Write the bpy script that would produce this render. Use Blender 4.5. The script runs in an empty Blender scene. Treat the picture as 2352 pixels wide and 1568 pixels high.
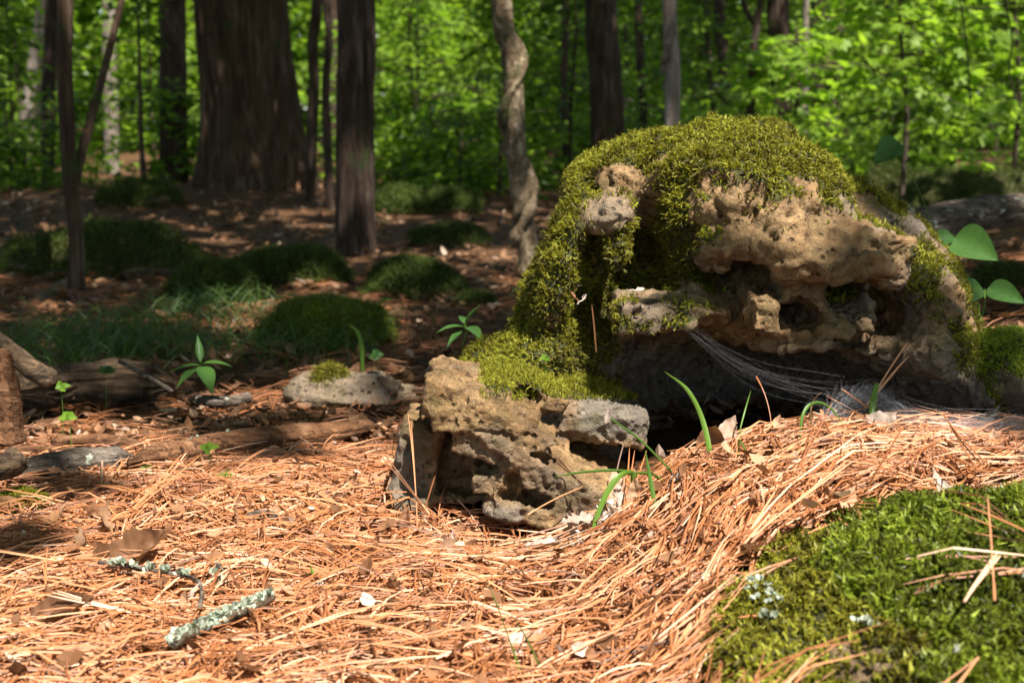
import bpy, math, random
import numpy as np
from mathutils import Vector, Matrix
rs = np.random.RandomState(7)
random.seed(7)
scene = bpy.context.scene

# ------------------------------------------------------------------ camera, sky, sun, exposure
CAM_Z = 0.57
LENS = 50.0
F = 2352 * LENS / 36.0                      # focal length in units of a 2352 px wide picture
PITCH = math.atan((784 - 290) / F)
cam_data = bpy.data.cameras.new('camera')
cam_data.lens = LENS
cam_data.clip_start = 0.05
cam_data.clip_end = 900
cam_data.dof.use_dof = True
cam_data.dof.focus_distance = 1.98
cam_data.dof.aperture_fstop = 6.6
cam = bpy.data.objects.new('camera', cam_data)
scene.collection.objects.link(cam)
cam.location = (0, 0, CAM_Z)
cam.rotation_euler = (math.pi / 2 - PITCH, 0, 0)
scene.camera = cam

SUN_EL = math.radians(58)
hx, hy = 0.50, -0.866                       # horizontal direction towards the sun: behind the camera, to its right
LX, LY, LZ = hx * math.cos(SUN_EL), hy * math.cos(SUN_EL), math.sin(SUN_EL)
world = bpy.data.worlds.new('World')
scene.world = world
world.use_nodes = True
wn = world.node_tree
wn.nodes.clear()
sky = wn.nodes.new('ShaderNodeTexSky')
sky.sky_type = 'NISHITA'
sky.sun_disc = False
sky.sun_elevation = SUN_EL
sky.sun_rotation = math.atan2(hx, hy)
bg = wn.nodes.new('ShaderNodeBackground')
bg.inputs['Strength'].default_value = 0.115
wo = wn.nodes.new('ShaderNodeOutputWorld')
wn.links.new(sky.outputs[0], bg.inputs[0])
wn.links.new(bg.outputs[0], wo.inputs[0])
sun_data = bpy.data.lights.new('sun', 'SUN')
sun_data.energy = 4.3
sun_data.angle = math.radians(0.53)
sun_data.color = (1.0, 0.94, 0.87)
sun = bpy.data.objects.new('sun', sun_data)
scene.collection.objects.link(sun)
sun.rotation_euler = Vector((LX, LY, LZ)).to_track_quat('Z', 'Y').to_euler()
sun.location = (3, -5, 12)
scene.view_settings.view_transform = 'Standard'
scene.view_settings.look = 'None'
scene.view_settings.gamma = 1.0
scene.view_settings.use_curve_mapping = False
scene.view_settings.exposure = 1.6
scene.cycles.use_denoising = True
scene.cycles.max_bounces = 8
scene.cycles.diffuse_bounces = 4
scene.cycles.transparent_max_bounces = 8
scene.cycles.sample_clamp_indirect = 6.0

# ------------------------------------------------------------------ helpers
def W(vx, vy, Y):
    """world point at depth Y seen at (vx, vy) in the 2352 x 1568 picture"""
    r = (vx - 1176) / F
    u = (784 - vy) / F
    dy = math.cos(PITCH) + u * math.sin(PITCH)
    dz = -math.sin(PITCH) + u * math.cos(PITCH)
    t = Y / dy
    return np.array([r * t, Y, CAM_Z + dz * t])

def PX(Y):
    return Y / F                            # metres per picture unit at depth Y

_perm = np.random.RandomState(3).permutation(512).astype(np.int32)
_g3 = np.random.RandomState(5).normal(size=(512, 3)).astype(np.float32)
_g3 /= np.linalg.norm(_g3, axis=1)[:, None]

def perlin(p):
    p = np.asarray(p, dtype=np.float32)
    i = np.floor(p).astype(np.int32)
    f = p - i
    u = f * f * f * (f * (f * 6 - 15) + 10)
    out = np.zeros(len(p), np.float32)
    for cx in (0, 1):
        for cy in (0, 1):
            for cz in (0, 1):
                h = _perm[(_perm[(_perm[(i[:, 0] + cx) & 511] + i[:, 1] + cy) & 511] + i[:, 2] + cz) & 511]
                g = _g3[h]
                d = (f[:, 0] - cx) * g[:, 0] + (f[:, 1] - cy) * g[:, 1] + (f[:, 2] - cz) * g[:, 2]
                w = (u[:, 0] if cx else 1 - u[:, 0]) * (u[:, 1] if cy else 1 - u[:, 1]) * (u[:, 2] if cz else 1 - u[:, 2])
                out += d * w
    return out

def fbm(p, s, octaves=4, gain=0.5, off=0.0):
    p = np.asarray(p, dtype=np.float32) * s + off
    a, t = 1.0, np.zeros(len(p), np.float32)
    for _ in range(octaves):
        t += a * perlin(p)
        p = p * 2.03 + 11.7
        a *= gain
    return t

def sstep(a, b, x):
    t = np.clip((x - a) / (b - a), 0, 1)
    return t * t * (3 - 2 * t)

def xy3(x, y, z=0.0):
    x = np.asarray(x, dtype=np.float32)
    return np.stack([x, np.broadcast_to(y, x.shape), np.broadcast_to(z, x.shape)], -1).reshape(-1, 3)

def tag(o, label=None, cat=None, group=None, kind=None):
    if label: o['label'] = label
    if cat: o['category'] = cat
    if group: o['group'] = group
    if kind: o['kind'] = kind
    return o

def empty(name, loc=(0, 0, 0)):
    o = bpy.data.objects.new(name, None)
    o.location = loc
    o.empty_display_size = 0.05
    scene.collection.objects.link(o)
    return o

def make_mesh(name, V, FF, smooth=True, attrs=None):
    """V (n,3); FF: one array (m,k) or a list of such arrays"""
    if not isinstance(FF, (list, tuple)):
        FF = [FF]
    FF = [np.asarray(f, dtype=np.int32) for f in FF if len(f)]
    me = bpy.data.meshes.new(name)
    me.vertices.add(len(V))
    me.vertices.foreach_set('co', np.asarray(V, dtype=np.float32).ravel())
    loops = np.concatenate([f.ravel() for f in FF])
    tot = np.concatenate([np.full(len(f), f.shape[1], np.int32) for f in FF])
    me.loops.add(len(loops))
    me.loops.foreach_set('vertex_index', loops)
    me.polygons.add(len(tot))
    st = np.zeros(len(tot), np.int32)
    st[1:] = np.cumsum(tot)[:-1]
    me.polygons.foreach_set('loop_start', st)
    me.polygons.foreach_set('loop_total', tot)
    me.polygons.foreach_set('use_smooth', np.full(len(tot), smooth, bool))
    if attrs:
        for k, v in attrs.items():
            a = me.attributes.new(k, 'FLOAT', 'POINT')
            a.data.foreach_set('value', np.asarray(v, dtype=np.float32).ravel())
    me.update(calc_edges=True)
    return me

def obj(name, me, mat=None, parent=None, loc=None, world_space=True):
    o = bpy.data.objects.new(name, me)
    scene.collection.objects.link(o)
    if mat is not None and len(me.materials) == 0:
        me.materials.append(mat)
    if parent is not None:
        o.parent = parent
        if world_space:                     # mesh given in world coordinates
            o.location = -Vector(parent.location)
    if loc is not None:
        o.location = loc
    return o

class Bag:
    """collects pieces of geometry for one mesh"""
    def __init__(s):
        s.V, s.F3, s.F4, s.T, s.n = [], [], [], [], 0
    def add(s, V, FF, tint=0.5):
        V = np.asarray(V, dtype=np.float32)
        FF = np.asarray(FF, dtype=np.int64)
        (s.F3 if FF.shape[1] == 3 else s.F4).append(FF + s.n)
        s.V.append(V)
        s.T.append(np.broadcast_to(np.asarray(tint, dtype=np.float32), (len(V),)))
        s.n += len(V)
    def mesh(s, name, smooth=True):
        FF = []
        if s.F3: FF.append(np.concatenate(s.F3))
        if s.F4: FF.append(np.concatenate(s.F4))
        return make_mesh(name, np.concatenate(s.V), FF, smooth, {'tint': np.concatenate(s.T)})

def scatter(TV, TF, pos, ax, ay, az, tint=None):
    """copies a template: columns ax, ay, az (N,3) are the scaled axes; returns V, F, tint per vertex"""
    N, T = len(pos), len(TV)
    V = (pos[:, None, :] + TV[None, :, 0, None] * ax[:, None, :] + TV[None, :, 1, None] * ay[:, None, :]
         + TV[None, :, 2, None] * az[:, None, :]).reshape(-1, 3)
    FF = (np.asarray(TF)[None] + (np.arange(N) * T)[:, None, None]).reshape(-1, len(TF[0]))
    tt = np.repeat(tint if tint is not None else rs.rand(N), T)
    return V, FF, tt

def norm(v):
    return v / np.maximum(np.linalg.norm(v, axis=-1, keepdims=True), 1e-9)

def frames(d, spin):
    """orthonormal frame with x along d, turned by spin about it"""
    d = norm(d)
    ref = np.where(np.abs(d[:, 2:3]) > 0.95, np.array([[1.0, 0, 0]]), np.array([[0, 0, 1.0]]))
    s = norm(np.cross(ref, d))
    n = np.cross(d, s)
    c, q = np.cos(spin)[:, None], np.sin(spin)[:, None]
    return d, s * c + n * q, n * c - s * q

def tube(path, rad, sides=12, disp=None, cap=True):
    """tube along path; disp(theta (n,s), arclength (n,s), P) -> radius factor"""
    path = np.asarray(path, dtype=float)
    rad = np.broadcast_to(np.asarray(rad, dtype=float), (len(path),))
    t = norm(np.gradient(path, axis=0))
    ref = np.array([0.0, 1.0, 0.03]) if abs(t[:, 1]).mean() < 0.8 else np.array([0, 0, 1.0])
    a = norm(np.cross(np.broadcast_to(ref, t.shape), t))
    b = np.cross(t, a)
    th = np.linspace(0, 2 * np.pi, sides, endpoint=False)
    arc = np.concatenate([[0], np.cumsum(np.linalg.norm(np.diff(path, axis=0), axis=1))])
    TH, AR = np.meshgrid(th, arc)
    R = rad[:, None] * np.ones_like(TH)
    if disp is not None:
        P0 = path[:, None, :] + R[..., None] * (np.cos(TH)[..., None] * a[:, None, :] + np.sin(TH)[..., None] * b[:, None, :])
        R = R * disp(TH, AR, P0.reshape(-1, 3)).reshape(R.shape)
    V = path[:, None, :] + R[..., None] * (np.cos(TH)[..., None] * a[:, None, :] + np.sin(TH)[..., None] * b[:, None, :])
    n = len(path)
    i, j = np.meshgrid(np.arange(n - 1), np.arange(sides), indexing='ij')
    j2 = (j + 1) % sides
    Q = np.stack([i * sides + j, i * sides + j2, (i + 1) * sides + j2, (i + 1) * sides + j], -1).reshape(-1, 4)
    V = V.reshape(-1, 3)
    if cap:
        c0, c1 = len(V), len(V) + 1
        V = np.concatenate([V, path[:1] - t[:1] * 0.15 * rad[0], path[-1:] + t[-1:] * 0.15 * rad[-1]])
        k = np.arange(sides)
        k2 = (k + 1) % sides
        T0 = np.stack([np.full(sides, c0), k2, k, k], -1)
        T1 = np.stack([np.full(sides, c1), (n - 1) * sides + k, (n - 1) * sides + k2, (n - 1) * sides + k2], -1)
        T3 = np.concatenate([T0[:, :3], T1[:, :3]])
        return V, Q, T3
    return V, Q, np.zeros((0, 3), int)

def spline(pts, n):
    """Catmull-Rom through pts"""
    p = np.asarray(pts, dtype=float)
    p = np.concatenate([2 * p[:1] - p[1:2], p, 2 * p[-1:] - p[-2:-1]])
    m = len(p) - 3
    u = np.linspace(0, m - 1e-6, n)
    i = u.astype(int)
    t = (u - i)[:, None]
    a, b, c, d = p[i], p[i + 1], p[i + 2], p[i + 3]
    return 0.5 * (2 * b + (c - a) * t + (2 * a - 5 * b + 4 * c - d) * t ** 2 + (3 * b - a - 3 * c + d) * t ** 3)

# ------------------------------------------------------------------ materials
class NT:
    def __init__(s, name):
        s.m = bpy.data.materials.new(name)
        s.m.use_nodes = True
        s.t = s.m.node_tree
        s.t.nodes.clear()
        s.out = s.n('ShaderNodeOutputMaterial')
    def n(s, typ, **kw):
        x = s.t.nodes.new(typ)
        for k, v in kw.items():
            setattr(x, k, v)
        return x
    def l(s, a, b):
        s.t.links.new(a, b)
    def coord(s):
        return s.n('ShaderNodeTexCoord').outputs['Object']
    def geo(s):
        return s.n('ShaderNodeNewGeometry').outputs['Position']
    def noise(s, vec, scale, detail=5, rough=0.6, dist=0.0):
        x = s.n('ShaderNodeTexNoise')
        x.inputs['Scale'].default_value = scale
        x.inputs['Detail'].default_value = detail
        x.inputs['Roughness'].default_value = rough
        x.inputs['Distortion'].default_value = dist
        if vec is not None: s.l(vec, x.inputs['Vector'])
        return x.outputs['Fac']
    def vor(s, vec, scale, feature='F1'):
        x = s.n('ShaderNodeTexVoronoi')
        x.feature = feature
        x.inputs['Scale'].default_value = scale
        s.l(vec, x.inputs['Vector'])
        return x.outputs['Distance']
    def scale(s, vec, sc):
        x = s.n('ShaderNodeMapping')
        x.inputs['Scale'].default_value = sc
        s.l(vec, x.inputs['Vector'])
        return x.outputs[0]
    def ramp(s, fac, stops):
        x = s.n('ShaderNodeValToRGB')
        e = x.color_ramp.elements
        while len(e) < len(stops):
            e.new(0.5)
        for q, (p, c) in zip(e, stops):
            q.position = p
            q.color = (c[0], c[1], c[2], 1) if len(c) == 3 else c
        s.l(fac, x.inputs[0])
        return x.outputs[0]
    def mapr(s, v, a, b, c=0.0, d=1.0):
        x = s.n('ShaderNodeMapRange')
        for i, q in enumerate((a, b, c, d)):
            x.inputs[i + 1].default_value = q
        s.l(v, x.inputs[0])
        return x.outputs[0]
    def mix(s, f, a, b, typ='MIX'):
        x = s.n('ShaderNodeMix', data_type='RGBA', blend_type=typ)
        for sock, v in ((x.inputs[0], f), (x.inputs[6], a), (x.inputs[7], b)):
            if isinstance(v, (int, float)): sock.default_value = v
            elif isinstance(v, tuple): sock.default_value = (v[0], v[1], v[2], 1)
            else: s.l(v, sock)
        return x.outputs[2]
    def math(s, op, a, b=0.0):
        x = s.n('ShaderNodeMath', operation=op)
        for sock, v in ((x.inputs[0], a), (x.inputs[1], b)):
            if isinstance(v, (int, float)): sock.default_value = v
            else: s.l(v, sock)
        return x.outputs[0]
    def attr(s, name):
        x = s.n('ShaderNodeAttribute')
        x.attribute_name = name
        return x.outputs['Fac']
    def rand(s):
        return s.n('ShaderNodeObjectInfo').outputs['Random']
    def bump(s, h, dist, strength=1.0, prev=None):
        x = s.n('ShaderNodeBump')
        x.inputs['Strength'].default_value = strength
        x.inputs['Distance'].default_value = dist
        s.l(h, x.inputs['Height'])
        if prev is not None: s.l(prev, x.inputs['Normal'])
        return x.outputs[0]
    def finish(s, col, rough=0.8, normal=None, trans=0.0, tcol=None, spec=0.3):
        p = s.n('ShaderNodeBsdfPrincipled')
        p.inputs['Specular IOR Level'].default_value = spec
        if isinstance(col, tuple): p.inputs['Base Color'].default_value = (*col, 1)
        else: s.l(col, p.inputs['Base Color'])
        if isinstance(rough, (int, float)): p.inputs['Roughness'].default_value = rough
        else: s.l(rough, p.inputs['Roughness'])
        if normal is not None: s.l(normal, p.inputs['Normal'])
        if trans > 0:
            t = s.n('ShaderNodeBsdfTranslucent')
            if tcol is None: tcol = col
            if isinstance(tcol, tuple): t.inputs['Color'].default_value = (*tcol, 1)
            else: s.l(tcol, t.inputs['Color'])
            m = s.n('ShaderNodeMixShader')
            m.inputs[0].default_value = trans
            s.l(p.outputs[0], m.inputs[1])
            s.l(t.outputs[0], m.inputs[2])
            s.l(m.outputs[0], s.out.inputs[0])
        else:
            s.l(p.outputs[0], s.out.inputs[0])
        return s.m

def m_tint(name, stops, rough=0.6, trans=0.0, gain=1.6, spec=0.3, per_object=False):
    """colour from the per-piece tint (or per object), light through thin pieces"""
    q = NT(name)
    fac = q.rand() if per_object else q.attr('tint')
    c = q.ramp(fac, stops)
    tc = None
    if trans > 0:
        tc = q.mix(1.0, c, (gain, gain, gain * 0.55), 'MULTIPLY')
    return q.finish(c, rough, None, trans, tc, spec)

def m_bark(name, c0, c1, c2, zs=0.25, sc=28.0, bump=0.02, moss=0.0):
    q = NT(name)
    g = q.coord()
    v = q.scale(g, (1, 1, zs))
    a = q.noise(v, sc, 6, 0.65, 0.6)
    b = q.noise(g, 3.0, 3, 0.6)
    c = q.ramp(a, [(0.3, c0), (0.52, c1), (0.75, c2)])
    c = q.mix(q.mapr(b, 0.45, 0.7, 0, 0.5), c, tuple(x * 0.6 for x in c1))
    if moss > 0:
        c = q.mix(q.mapr(q.noise(g, 6.0, 5), 0.62 - moss, 0.72 - moss, 0, 0.85), c, (0.035, 0.06, 0.012))
    return q.finish(c, 0.9, q.bump(a, bump), spec=0.15)

def m_stone(name, tan, pale, dark, grey, mossc):
    q = NT(name)
    g = q.coord()
    n1 = q.noise(g, 9, 6, 0.65, 0.3)
    n2 = q.noise(g, 45, 6, 0.7)
    n3 = q.noise(g, 160, 4, 0.7)
    pits = q.vor(g, 75)
    c = q.ramp(n1, [(0.30, dark), (0.43, tan), (0.55, pale), (0.66, tan), (0.78, dark)])
    c = q.mix(q.mapr(n2, 0.35, 0.6, 0.8, 0.0), c, tuple(x * 0.38 for x in tan))
    c = q.mix(q.mapr(n3, 0.55, 0.75, 0, 0.45), c, pale)
    c = q.mix(q.attr('grey'), c, q.ramp(n2, [(0.3, tuple(x * 0.5 for x in grey)), (0.65, grey)]))
    fl = q.mapr(q.noise(g, 230, 2, 0.5), 0.66, 0.7, 0, 0.5)
    c = q.mix(fl, c, (0.42, 0.36, 0.27))
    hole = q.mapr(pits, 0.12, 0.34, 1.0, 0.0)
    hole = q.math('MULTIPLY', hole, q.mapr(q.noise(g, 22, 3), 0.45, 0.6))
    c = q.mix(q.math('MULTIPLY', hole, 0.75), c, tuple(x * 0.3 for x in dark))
    ol = q.mapr(q.noise(g, 17, 5, 0.7), 0.50, 0.66, 0, 0.55)
    c = q.mix(ol, c, (0.085, 0.070, 0.018))
    mm = q.math('ADD', q.attr('moss'), q.mapr(n2, 0.3, 0.7, -0.35, 0.35))
    c = q.mix(q.mapr(mm, 0.4, 0.6), c, q.ramp(n3, [(0.3, tuple(x * 0.4 for x in mossc)), (0.7, mossc)]))
    b1 = q.bump(n1, 0.012)
    b2 = q.bump(n2, 0.009, 1.0, b1)
    b3 = q.bump(n3, 0.0028, 1.0, b2)
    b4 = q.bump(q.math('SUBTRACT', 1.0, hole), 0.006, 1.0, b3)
    return q.finish(c, q.mapr(n2, 0.3, 0.7, 0.55, 0.85), b4, spec=0.35)
# ------------------------------------------------------------------ ground
_rx = np.array([-9, -0.12, 0.04, 0.14, 0.24, 0.42, 0.68, 1.0, 1.6, 9])
_rh = np.array([0, 0.0, -0.005, 0.045, 0.11, 0.145, 0.125, 0.115, 0.10, 0.0])

def terrain(x, y):
    x = np.asarray(x, dtype=float)
    y = np.asarray(y, dtype=float)
    sh = x.shape
    x, y = np.broadcast_arrays(x, y)
    x, y = x.ravel(), y.ravel()
    p = xy3(x, y)
    near = np.exp(-((x / 6) ** 2 + ((y - 3) / 8) ** 2))
    z = 0.022 * fbm(p, 2.2, 3) * (0.35 + 0.65 * sstep(1.0, 3.0, y)) + 0.010 * fbm(p, 7.0, 2)
    z = z + 0.14 * fbm(p, 0.33, 3, off=4.0) * (1 - near) * sstep(3, 9, np.hypot(x, y))
    r = np.interp(x, _rx, _rh)
    prof = np.where(y > 1.88, np.exp(-((y - 1.88) / 0.20) ** 2) * 0.72 + 0.28 * np.exp(-((y - 1.88) / 2.5) ** 2),
                    sstep(1.05 - 0.4 * sstep(0.1, 0.5, x), 1.88, y))
    z = z + r * prof
    z = z - 0.040 * np.exp(-(((x - 0.0) / 0.20) ** 2 + ((y - 1.92) / 0.11) ** 2))
    z = z + 0.17 * np.exp(-(((x - 1.30) / 0.50) ** 2 + ((y - 3.3) / 1.1) ** 2))
    z = z + 0.10 * np.exp(-(((x - 1.9) / 0.9) ** 2 + ((y - 4.6) / 1.5) ** 2))
    z = z + 0.16 * np.exp(-(((x + 1.9) / 1.9) ** 2 + ((y - 9.6) / 1.5) ** 2))
    z = z + 0.0009 * np.maximum(0, y - 12) ** 2 * np.exp(-np.maximum(0, y - 12) / 30)
    return z.reshape(sh) if sh else float(z[0])

def G(x, y):
    return float(terrain(np.array([x]), np.array([y]))[0])

def ground_at(vx, vy):
    """the ground point seen at (vx, vy)"""
    Y = np.linspace(0.7, 7, 500) if vy > 560 else np.linspace(5, 40, 900)
    q0, q1 = W(vx, vy, 1.0), W(vx, vy, 2.0)
    P = q0 + np.outer(Y - 1.0, q1 - q0)
    k = int(np.argmax(P[:, 2] <= terrain(P[:, 0], P[:, 1])))
    return P[k]

u = np.linspace(-1, 1, 270)
xs = 320 * np.sinh(8.6 * u) / np.sinh(8.6)
ys = 2.2 + 420 * np.sinh(8.8 * np.linspace(-0.86, 1, 330)) / np.sinh(8.8)
GX, GY = np.meshgrid(xs, ys)
GZ = terrain(GX, GY)
nx, ny = len(xs), len(ys)
i, j = np.meshgrid(np.arange(ny - 1), np.arange(nx - 1), indexing='ij')
Q = np.stack([i * nx + j, i * nx + j + 1, (i + 1) * nx + j + 1, (i + 1) * nx + j], -1).reshape(-1, 4)
q = NT('forest_floor')
g = q.geo()
n1 = q.noise(g, 3.0, 6, 0.65)
n2 = q.noise(g, 38, 6, 0.75, 0.8)
n3 = q.noise(q.scale(g, (1, 0.5, 1)), 140, 4, 0.7, 1.0)
c = q.ramp(n2, [(0.25, (0.020, 0.010, 0.005)), (0.45, (0.075, 0.036, 0.016)), (0.62, (0.16, 0.080, 0.036)), (0.8, (0.26, 0.15, 0.08))])
c = q.mix(q.mapr(n3, 0.5, 0.75, 0, 0.6), c, (0.24, 0.125, 0.055))
c = q.mix(q.mapr(n1, 0.52, 0.68, 0, 0.6), c, (0.035, 0.042, 0.012))
m_floor = q.finish(c, 0.9, q.bump(n3, 0.006, 1.0, q.bump(n2, 0.02)), spec=0.15)
tag(obj('ground', make_mesh('ground', np.stack([GX, GY, GZ], -1).reshape(-1, 3), Q), m_floor),
    'brown forest floor under the fallen pine straw', 'ground', kind='structure')

# ------------------------------------------------------------------ trees
M_dark = m_bark('bark_dark', (0.012, 0.007, 0.004), (0.060, 0.038, 0.026), (0.16, 0.125, 0.10), 0.14, 34, 0.045, 0.02)
M_oak = m_bark('bark_oak', (0.018, 0.010, 0.006), (0.078, 0.046, 0.027), (0.18, 0.13, 0.095), 0.09, 30, 0.045, 0.04)
M_grey = m_bark('bark_grey', (0.07, 0.055, 0.045), (0.20, 0.16, 0.13), (0.34, 0.30, 0.27), 0.2, 26, 0.02)
M_vine = m_bark('bark_patchy', (0.035, 0.022, 0.012), (0.17, 0.12, 0.07), (0.46, 0.38, 0.27), 0.7, 38, 0.03, 0.05)
M_twig = m_bark('bark_twig', (0.02, 0.013, 0.009), (0.06, 0.042, 0.03), (0.12, 0.09, 0.07), 0.4, 60, 0.006)

trees = []                                  # (root, x, y, top z) of the trees that carry a high crown
def bark_disp(amp, ridges, sc, seed):
    def f(TH, AR, P):
        q = np.stack([np.cos(TH) * ridges, np.sin(TH) * ridges, AR * sc + seed], -1).reshape(-1, 3)
        w = fbm(q, 0.55, 3)
        return (1 + amp * (1 - 2.6 * np.abs(w))) * (1 + 0.05 * fbm(P, 1.3, 2, off=seed))
    return f

def tree(name, label, pts, Y, w, mat, group=None, flare=0.0, amp=0.10, ridges=4.0, sides=40, top=8.0, base=None, taper=0.55, canopy=True, vines=(), fork=None, cat='tree'):
    """pts: picture points of the stem from the foot upwards; w: stem width in picture units"""
    p = [W(vx, vy, Y) for vx, vy in pts]
    z0 = G(p[0][0], Y)
    p[0][2] = min(p[0][2], z0) - 0.06
    k = norm((p[-1] - p[-2])[None])[0]
    if top > p[-1][2] + 0.4:
        for zz in np.linspace(p[-1][2], top, 5)[1:]:
            s = (zz - p[-1][2]) / max(k[2], 0.4) * 0.35
            p.append(np.array([p[len(pts) - 1][0] + k[0] * (zz - p[len(pts) - 1][2]) * 0.35 + random.uniform(-.05, .05), Y + random.uniform(-.05, .05), zz]))
    path = spline(p, 150)
    # more rings low down, where the picture looks
    r0 = w * PX(Y) / 2
    zz = path[:, 2] - z0
    rad = r0 * (1 - (1 - taper) * np.clip(zz / top, 0, 1))
    rad = rad * (1 + flare * np.exp(-np.maximum(zz, 0) / (r0 * 1.6)))
    root = empty(name, (float(path[0][0]), float(path[0][1]), z0))
    tag(root, label, cat, group)
    bd = bark_disp(amp, ridges, 1.6, random.uniform(0, 90))
    if flare > 0:
        sd = random.uniform(0, 6)
        def disp(TH, AR, P):
            fl = np.exp(-np.maximum(AR - 0.06, 0) / (r0 * 2.0)).ravel()
            return bd(TH, AR, P) * (1 + flare * 0.35 * fl * np.cos(TH.ravel() * 5 + sd + np.sin(TH.ravel() * 2)))
    else:
        disp = bd
    n = 140
    # resample: dense near the foot
    t = np.linspace(0, 1, n) ** 2.2
    idx = t * (len(path) - 1)
    ii = np.minimum(idx.astype(int), len(path) - 2)
    ft = (idx - ii)[:, None]
    path2 = path[ii] * (1 - ft) + path[ii + 1] * ft
    rad2 = rad[ii] * (1 - ft[:, 0]) + rad[ii + 1] * ft[:, 0]
    V, Q, T = tube(path2, rad2, sides, disp)
    trunk = obj('trunk', make_mesh('trunk', V, [Q, T]), mat, root)
    for (va, vb, wv, ph) in vines:          # a climbing stem wound round the trunk
        m = 60
        a = np.linspace(0, 1, m)
        zc = W(1176, va, Y)[2] * (1 - a) + W(1176, vb, Y)[2] * a
        pi_ = np.interp(zc, path[:, 2], np.arange(len(path)))
        c0 = path[pi_.astype(int)]
        rr = rad[pi_.astype(int)] * 1.02 + wv * PX(Y) * 0.3
        ang = ph + a * 2 * np.pi * abs(vb - va) / 260.0
        P = np.stack([c0[:, 0] + rr * np.cos(ang), c0[:, 1] + rr * np.sin(ang), zc], -1)
        V, Q, T = tube(P, wv * PX(Y) / 2 * (1 + 0.3 * np.sin(a * 23)), 10)
        obj('vine_stem', make_mesh('vine_stem', V, [Q, T]), mat, root)
    if fork is not None:
        P = spline([W(vx, vy, Y + dy) for vx, vy, dy in fork], 30)
        V, Q, T = tube(P, np.linspace(r0 * 0.75, r0 * 0.4, 30), 14, bark_disp(amp, 3, 2.0, 3.0))
        obj('branch', make_mesh('branch', V, [Q, T]), mat, trunk, world_space=False)
    if canopy:
        trees.append((root, path[-1][0], path[-1][1], path[-1][2], path, rad))
    return root

SD = 'broad trunks standing behind the clearing'
tree('oak_tree', 'broad dark oak trunk with flared foot, thickest of all the trunks', [(596, 478), (588, 380), (575, 230), (560, 100), (552, -20)], 9.8, 186, M_oak,
     flare=0.38, amp=0.13, ridges=6, sides=110, top=11, taper=0.9)
tree('straight_tree', 'dark straight trunk just right of the thickest oak trunk', [(815, 590), (815, 400), (817, 200), (817, 0)], 6.3, 82, M_dark, flare=0.16, amp=0.12, ridges=4.5, sides=72, top=10)
tree('straight_tree', 'dark medium trunk rising close left of the thickest oak', [(400, 470), (398, 300), (397, 100), (396, -10)], 11.5, 60, M_dark, flare=0.15, sides=48, top=10)
tree('crooked_sapling', 'thin crooked dark stem rooted in the litter at far left', [(170, 690), (178, 600), (172, 500), (160, 400), (152, 250), (147, 120), (150, 0)], 4.9, 33, M_oak, flare=0.2, amp=0.16, ridges=3, sides=32, top=5.5, taper=0.5,
     fork=[(166, 440, 0), (185, 360, 0.05), (215, 250, 0.15), (240, 160, 0.2), (280, 0, 0.3)])
tree('grey_tree', 'pale sunlit grey trunk seen between the two dark left trunks', [(257, 440), (256, 300), (252, 150), (250, 0)], 17, 32, M_grey, flare=0.1, sides=32, top=9)
tree('grey_tree', 'pale sunlit leaning trunk at the far left edge', [(55, 450), (65, 300), (85, 150), (105, 0)], 16, 40, M_grey, flare=0.1, sides=32, top=9)
tree('slender_tree', 'dim slender trunk behind the crooked stem at left', [(112, 490), (108, 350), (112, 200), (118, 0)], 12, 30, M_dark, sides=28, top=7)
tree('slender_tree', 'wavy slender stem, nearer the oak of the close pair', [(708, 420), (716, 320), (722, 200), (718, 100), (728, 0)], 9.0, 24, M_dark, sides=28, top=6, amp=0.2, ridges=2.5)
tree('slender_tree', 'thin stem of the close pair, beside the straight dark trunk', [(757, 430), (752, 330), (748, 200), (756, 90), (748, 0)], 8.6, 17, M_dark, sides=24, top=6, amp=0.2, ridges=2.5)
tree('twisted_tree', 'twisted pale trunk wound by a thick vine, left of the mossy boulder', [(1214, 632), (1212, 560), (1200, 480), (1190, 400), (1182, 300), (1178, 200), (1170, 100), (1152, 0)], 5.6, 44, M_vine, flare=0.25, amp=0.14, ridges=3, sides=44, top=6,
     vines=((640, 40, 20, 0.4), (560, 330, 26, 3.3)))
tree('straight_tree', 'broad dim trunk behind the left shoulder of the mossy boulder', [(1398, 380), (1395, 280), (1388, 140), (1380, 0)], 10.0, 72, M_dark, flare=0.12, sides=52, top=10)
tree('grey_tree', 'slim grey trunk looped by a vine above the boulder top', [(1542, 420), (1544, 280), (1545, 150), (1538, 0)], 7.2, 34, M_grey, sides=36, top=7, amp=0.08, vines=((170, 60, 13, 2.6), (300, 190, 9, 0.3)))
tree('slender_tree', 'thin black forked stem above the boulder top', [(1722, 400), (1724, 240), (1730, 120), (1742, 30), (1750, -10)], 8.0, 18, M_dark, sides=24, top=5, fork=[(1738, 60, 0), (1712, 20, 0.02), (1690, -60, 0.05)])
tree('straight_tree', 'dark trunk with a sunlit edge behind the boulder crown', [(1796, 400), (1795, 260), (1790, 120), (1786, 0)], 11.0, 48, M_dark, flare=0.1, sides=44, top=10)
tree('slender_tree', 'pale thin stem right of the trunk with the sunlit edge', [(1850, 400), (1848, 260), (1850, 130), (1852, 0)], 12.5, 15, M_grey, sides=24, top=6)
for lab, pts, Y, w in (
        ('dim thin stem between twisted trunk and broad dim trunk', [(1297, 460), (1298, 300), (1296, 150), (1300, 0)], 13, 20),
        ('dim thin stem between the broad dim trunk and looped trunk', [(1480, 420), (1478, 280), (1470, 120), (1466, 0)], 12, 20),
        ('dim stem close left of the thin black forked stem', [(1690, 420), (1676, 260), (1660, 130), (1652, 0)], 13, 26)):
    tree('slender_tree', lab, pts, Y, w, M_dark, sides=24, top=6)
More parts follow.
